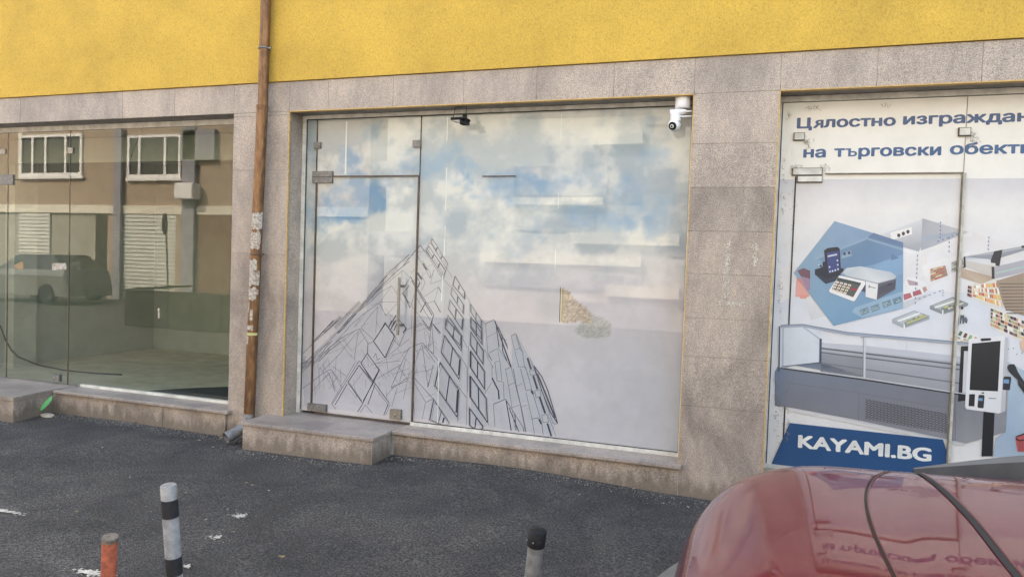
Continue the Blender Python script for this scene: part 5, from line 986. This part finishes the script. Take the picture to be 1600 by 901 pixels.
# gravel and dirt along the foot of the wall
k = MB(); rr = random.Random(9)
def grit(x, y, s_):
    z = ground_z(x, y); a = rr.uniform(0, 6.28); c, n_s = math.cos(a)*s_, math.sin(a)*s_; t = s_*rr.uniform(.5, .9); i = len(k.v)
    k.v += [(x+c, y+n_s, z-.001), (x-n_s, y+c*.8, z-.001), (x-c*.9, y-n_s, z-.001), (x+n_s, y-c, z-.001), (x+s_*.15, y, z+t)]
    for a_, b_1 in ((0, 1), (1, 2), (2, 3), (3, 0)): k.f.append((i+a_, i+b_1, i+4)); k.mi.append(rr.choice([0, 0, 0, 1, 2]) if a_ == 0 else k.mi[-1]); k.sm.append(False)
for _ in range(9000):
    x = rr.uniform(-7.6, .6); edge = -.54 if -9 < x < -6.86 else -.37 if -4.3 < x < -3.0 else -.04
    grit(x, edge-abs(rr.gauss(0, .09)), rr.uniform(.002, .007))
for _ in range(5200): grit(rr.uniform(-6, 1), rr.uniform(-3.6, -.05), rr.uniform(.0015, .0045))
tag(k.build('gravel', [M['asphalt'], plain('grey_grit', (.16, .15, .14), .9), plain('pale_grit', (.42, .38, .32), .9)]), 'loose dark grit and gravel along the foot of the wall', 'gravel', kind='stuff')
# ------------------------------------------------------------------ across the street (seen mirrored in the glass)
OY = -14.0; VY = 14.4
def V(px, py): return P(px, py, VY)
def obox(p0, p1, y0, y1, mat, name, parent, mi=0):
    a, b = V(*p0), V(*p1); return MB().box((a[0], OY+y0, b[1]), (b[0], OY+y1, a[1])).build(name, M[mat], parent)
OB = thing('brick_house', 'beige two storey house with white roller shutters reflected in the left shop window', 'house', (-22, OY-3, -.1))
MB().box((-38, OY-8, -.2), (-11.8, OY, 3.0)).build('ground_floor_wall', M['opp_grey'], OB); MB().box((-38, OY-8, 3.0), (-11.8, OY+.02, 7.6)).build('upper_wall', M['beige'], OB)
zb0 = V(200, 334)[1]; zb1 = V(200, 321)[1]; MB().box((-38, OY, zb0), (-11.8, OY+.08, zb1)).build('cornice', M['beige_light'], OB)
MB().box((-38.3, OY-8.3, 7.6), (-11.5, OY+.4, 7.9)).build('roof', M['opp_grey'], OB)
def owin(x0, y0, x1, y1, bars):
    a, b = V(x0, y0), V(x1, y1); f_ = MB()
    f_.box((a[0]-.05, OY+.02, b[1]-.1), (b[0]+.15, OY+.14, b[1])); 
    for u in [0]+bars+[1]: x = a[0]+(b[0]-a[0])*u; f_.box((x-.05, OY+.02, b[1]), (x+.05, OY+.09, a[1]))
    f_.box((a[0], OY+.02, b[1]), (b[0], OY+.088, b[1]+.12)); f_.box((a[0], OY+.02, a[1]-.1), (b[0], OY+.088, a[1])); o = f_.build('window', M['white_plastic'], OB)
    MB().box((a[0], OY+.021, b[1]), (b[0], OY+.04, a[1])).build('pane', M['dark_glass'], o)
owin(35, 212, 128, 275, [.2, .42, .75]); owin(203, 212, 282, 278, [.22, .72])
for (x0_, y0_, x1_, y1_) in ((30, 326, 78, 470), (190, 335, 278, 470)):
    a, b = V(x0_, y0_), V(x1_, y1_); z_ = -.1; n = 0; sh = MB().box((a[0], OY+.005, -.1), (b[0], OY+.03, a[1])).build('roller_shutter', M['opp_grey'], OB)
    while z_ < a[1]-.07: MB().box((a[0]+.02, OY+.03, z_), (b[0]-.02, OY+.05, z_+.10)).build('slat', M['shutter'], sh); z_ += .135
obox((150, 336), (172, 470), .0, .03, 'dark_glass', 'door', OB)
for x0_, x1_ in ((172, 181), (278, 288)): obox((x0_, 336), (x1_, 475), 0, .12, 'beige', 'pilaster', OB)
obox((313, 334), (420, 475), 0, .06, 'dark_brown', 'wall_recess', OB); obox((185, 200), (192, 470), .1, .2, 'recess', 'downpipe', OB); obox((292, 200), (306, 470), .1, .2, 'recess', 'downpipe', OB); obox((288, 205), (340, 250), .05, .2, 'recess', 'shop_canopy', OB)
obox((30, 195), (36, 275), .02, .06, 'beige_light', 'window_surround', OB)
a, b = V(288, 288), V(316, 313); ac = MB().box((a[0], OY+.1, b[1]), (b[0], OY+.5, a[1]), bev=.03).build('air_conditioner', M['white_plastic']); tag(ac, 'white air conditioner box on the beige house, reflected in the left shop window', 'air conditioner')
a = V(257, 350); sg = thing('road_sign', 'round road sign on a thin pole, reflected in the left shop window', 'road sign', (V(262, 460)[0]*.8, -11, -.1))
# sign nearer than the house: same line of sight in the mirror
def VV(px, py, Yr): return P(px, py, .4-Yr)
sgY = -11.2; a = VV(257, 350, sgY); r_ = abs(VV(257, 333, sgY)[1]-a[1]); b = VV(262, 460, sgY)
c = Vector((a[0], sgY, a[1])); MB().tube([c+Vector((-.02, .01, 0)), c+Vector((.02, -.01, 0))], r_, 28).build('sign_disc', M['sign_face'], sg) if False else None
k = MB(); 
for i in range(28):
    t0, t1 = 2*math.pi*i/28, 2*math.pi*(i+1)/28; f2 = lambda t, y: (c.x+r_*.5*math.cos(t), sgY+y+r_*.85*math.cos(t), c.z+r_*math.sin(t))
    k.quad([f2(t0, 0), f2(t1, 0), (c.x, sgY, c.z)]); k.quad([f2(t0, 0), f2(t0, .02), f2(t1, .02), f2(t1, 0)])
    k.quad([f2(t1, .02), f2(t0, .02), (c.x, sgY+.02, c.z)])
k.build('sign_disc', M['sign_face'], sg); MB().tube([(b[0], sgY-.02, -.1), (a[0], sgY-.02, a[1]+.2)], .03, 8).build('sign_pole', M['steel_dull'], sg)
# silver hatchback across the street
def simple_car(xc, yc, lab, paint, L_=4.1, scale=1.0):
    r = thing('parked_car', lab, 'car', (xc, yc, -.12)); k = MB()
    pf = [(-2.05, .35, .80), (-2.0, .62, .83), (-1.2, .86, .85), (-.9, .90, .85), (1.9, .92, .85), (2.05, .5, .80)]
    sec = []
    for (x, z, w) in pf: sec.append([(xc+x, yc-w, .12), (xc+x, yc-w, z*.8), (xc+x, yc-w*.9, z), (xc+x, yc+w*.9, z), (xc+x, yc+w, z*.8), (xc+x, yc+w, .12)])
    for s0, s1 in zip(sec[:-1], sec[1:]):
        for i in range(5): k.quad([s0[i], s0[i+1], s1[i+1], s1[i]], smooth=False)
    k.quad(sec[0]); k.quad(sec[-1][::-1]); k.build('body', paint, r)
    k = MB(); cb = [(-.95, .78, .88), (-.25, .62, 1.36), (1.2, .62, 1.38), (1.85, .76, .9)]
    for a, b in zip(cb[:-1], cb[1:]): k.quad([(xc+a[0], yc-a[1], a[2]), (xc+b[0], yc-b[1], b[2]), (xc+b[0], yc+b[1], b[2]), (xc+a[0], yc+a[1], a[2])], 0 if a[0] == -.25 else 1)
    k.quad([(xc+c[0], yc-c[1], c[2]) for c in cb], 1); k.quad([(xc+c[0], yc+c[1], c[2]) for c in cb][::-1], 1); k.build('cabin', [paint, M['car_glass']], r)
    for wx_ in (-1.3, 1.25):
        for s_ in (-1, 1): MB().lathe((xc+wx_, yc+s_*.8-.1, .18), [(.2, 0), (.3, 0), (.3, .2), (.2, .2)], 20, axis='Y').build('wheel', M['rubber'], r)
    return r
cc1 = VV(75, 430, -11.5); simple_car(cc1[0], -11.3, 'silver hatchback parked across the street, reflected in the left window', M['silver_car'])
for n_i, (xa, xb, yt, lab) in enumerate(((192, 262, 452, 'low black bin with tilted lid, left of two, reflected in the left shop window'), (264, 345, 458, 'low black bin with closed lid, right of two, reflected in the left shop window'))):
    a = VV(xa, yt, -6.6); b = VV(xb, yt, -6.6); t_b = thing('waste_bin', lab, 'bin', ((a[0]+b[0])/2, -6.6, -.09), 'black bins beside the street')
    MB().box((a[0], -7.3, -.09), (b[0]-.03, -6.6, a[1]-.03), bev=.03).build('bin_body', M['black_plastic'], t_b)
    MB().box((a[0]-.02, -7.32, a[1]-.028), (b[0]-.01, -6.57, a[1]+.01), M4=(Matrix.Translation((0, 0, 0)) if n_i else Matrix.Translation(Vector((a[0], -6.6, a[1]))) @ Matrix.Rotation(-.10, 4, 'Y') @ Matrix.Translation(-Vector((a[0], -6.6, a[1]))))).build('lid', M['black_plastic'], t_b)
# apartment block reflected in the middle window
AB = thing('apartment_block', 'pale apartment block with long balconies reflected in the middle shop window', 'building', (-5, OY-4, -.1))
MB().box((-11.4, OY-9, -.2), (6, OY-.3, 11.2)).build('wall', M['pale_block'], AB)
for (xa, ya, xb, yb, dp_) in ((852, 225, 1003, 262, 0), (800, 258, 945, 304, .1), (965, 262, 1052, 300, 0), (1048, 300, 1100, 402, .05), (800, 335, 926, 361, .05), (918, 300, 1000, 318, 0), (752, 418, 1000, 457, .1), (886, 470, 1048, 520, .05), (640, 330, 720, 372, 0), (560, 250, 640, 290, 0), (560, 360, 660, 400, .05), (820, 140, 1010, 175, .0), (1010, 120, 1090, 190, .05)):
    a, b = V(xa, ya), V(xb, yb); o = MB().box((a[0], OY-.31, max(-.1, b[1])), (b[0], OY-.28+dp_, a[1])).build('balcony_band', M['recess'], AB)
for (xa, ya, xb, yb) in ((890, 362, 1060, 384), (750, 395, 1000, 417), (800, 308, 940, 320), (925, 205, 1003, 224), (945, 445, 1060, 468)):
    a, b = V(xa, ya), V(xb, yb); MB().box((a[0], OY-.3, b[1]), (b[0], OY-.02, a[1])).build('balcony_parapet', M['beige_light'], AB)
MB().box((-11.8, OY-9.3, 11.2), (6.4, OY+.3, 11.4)).build('roof', M['pale_block'], AB)
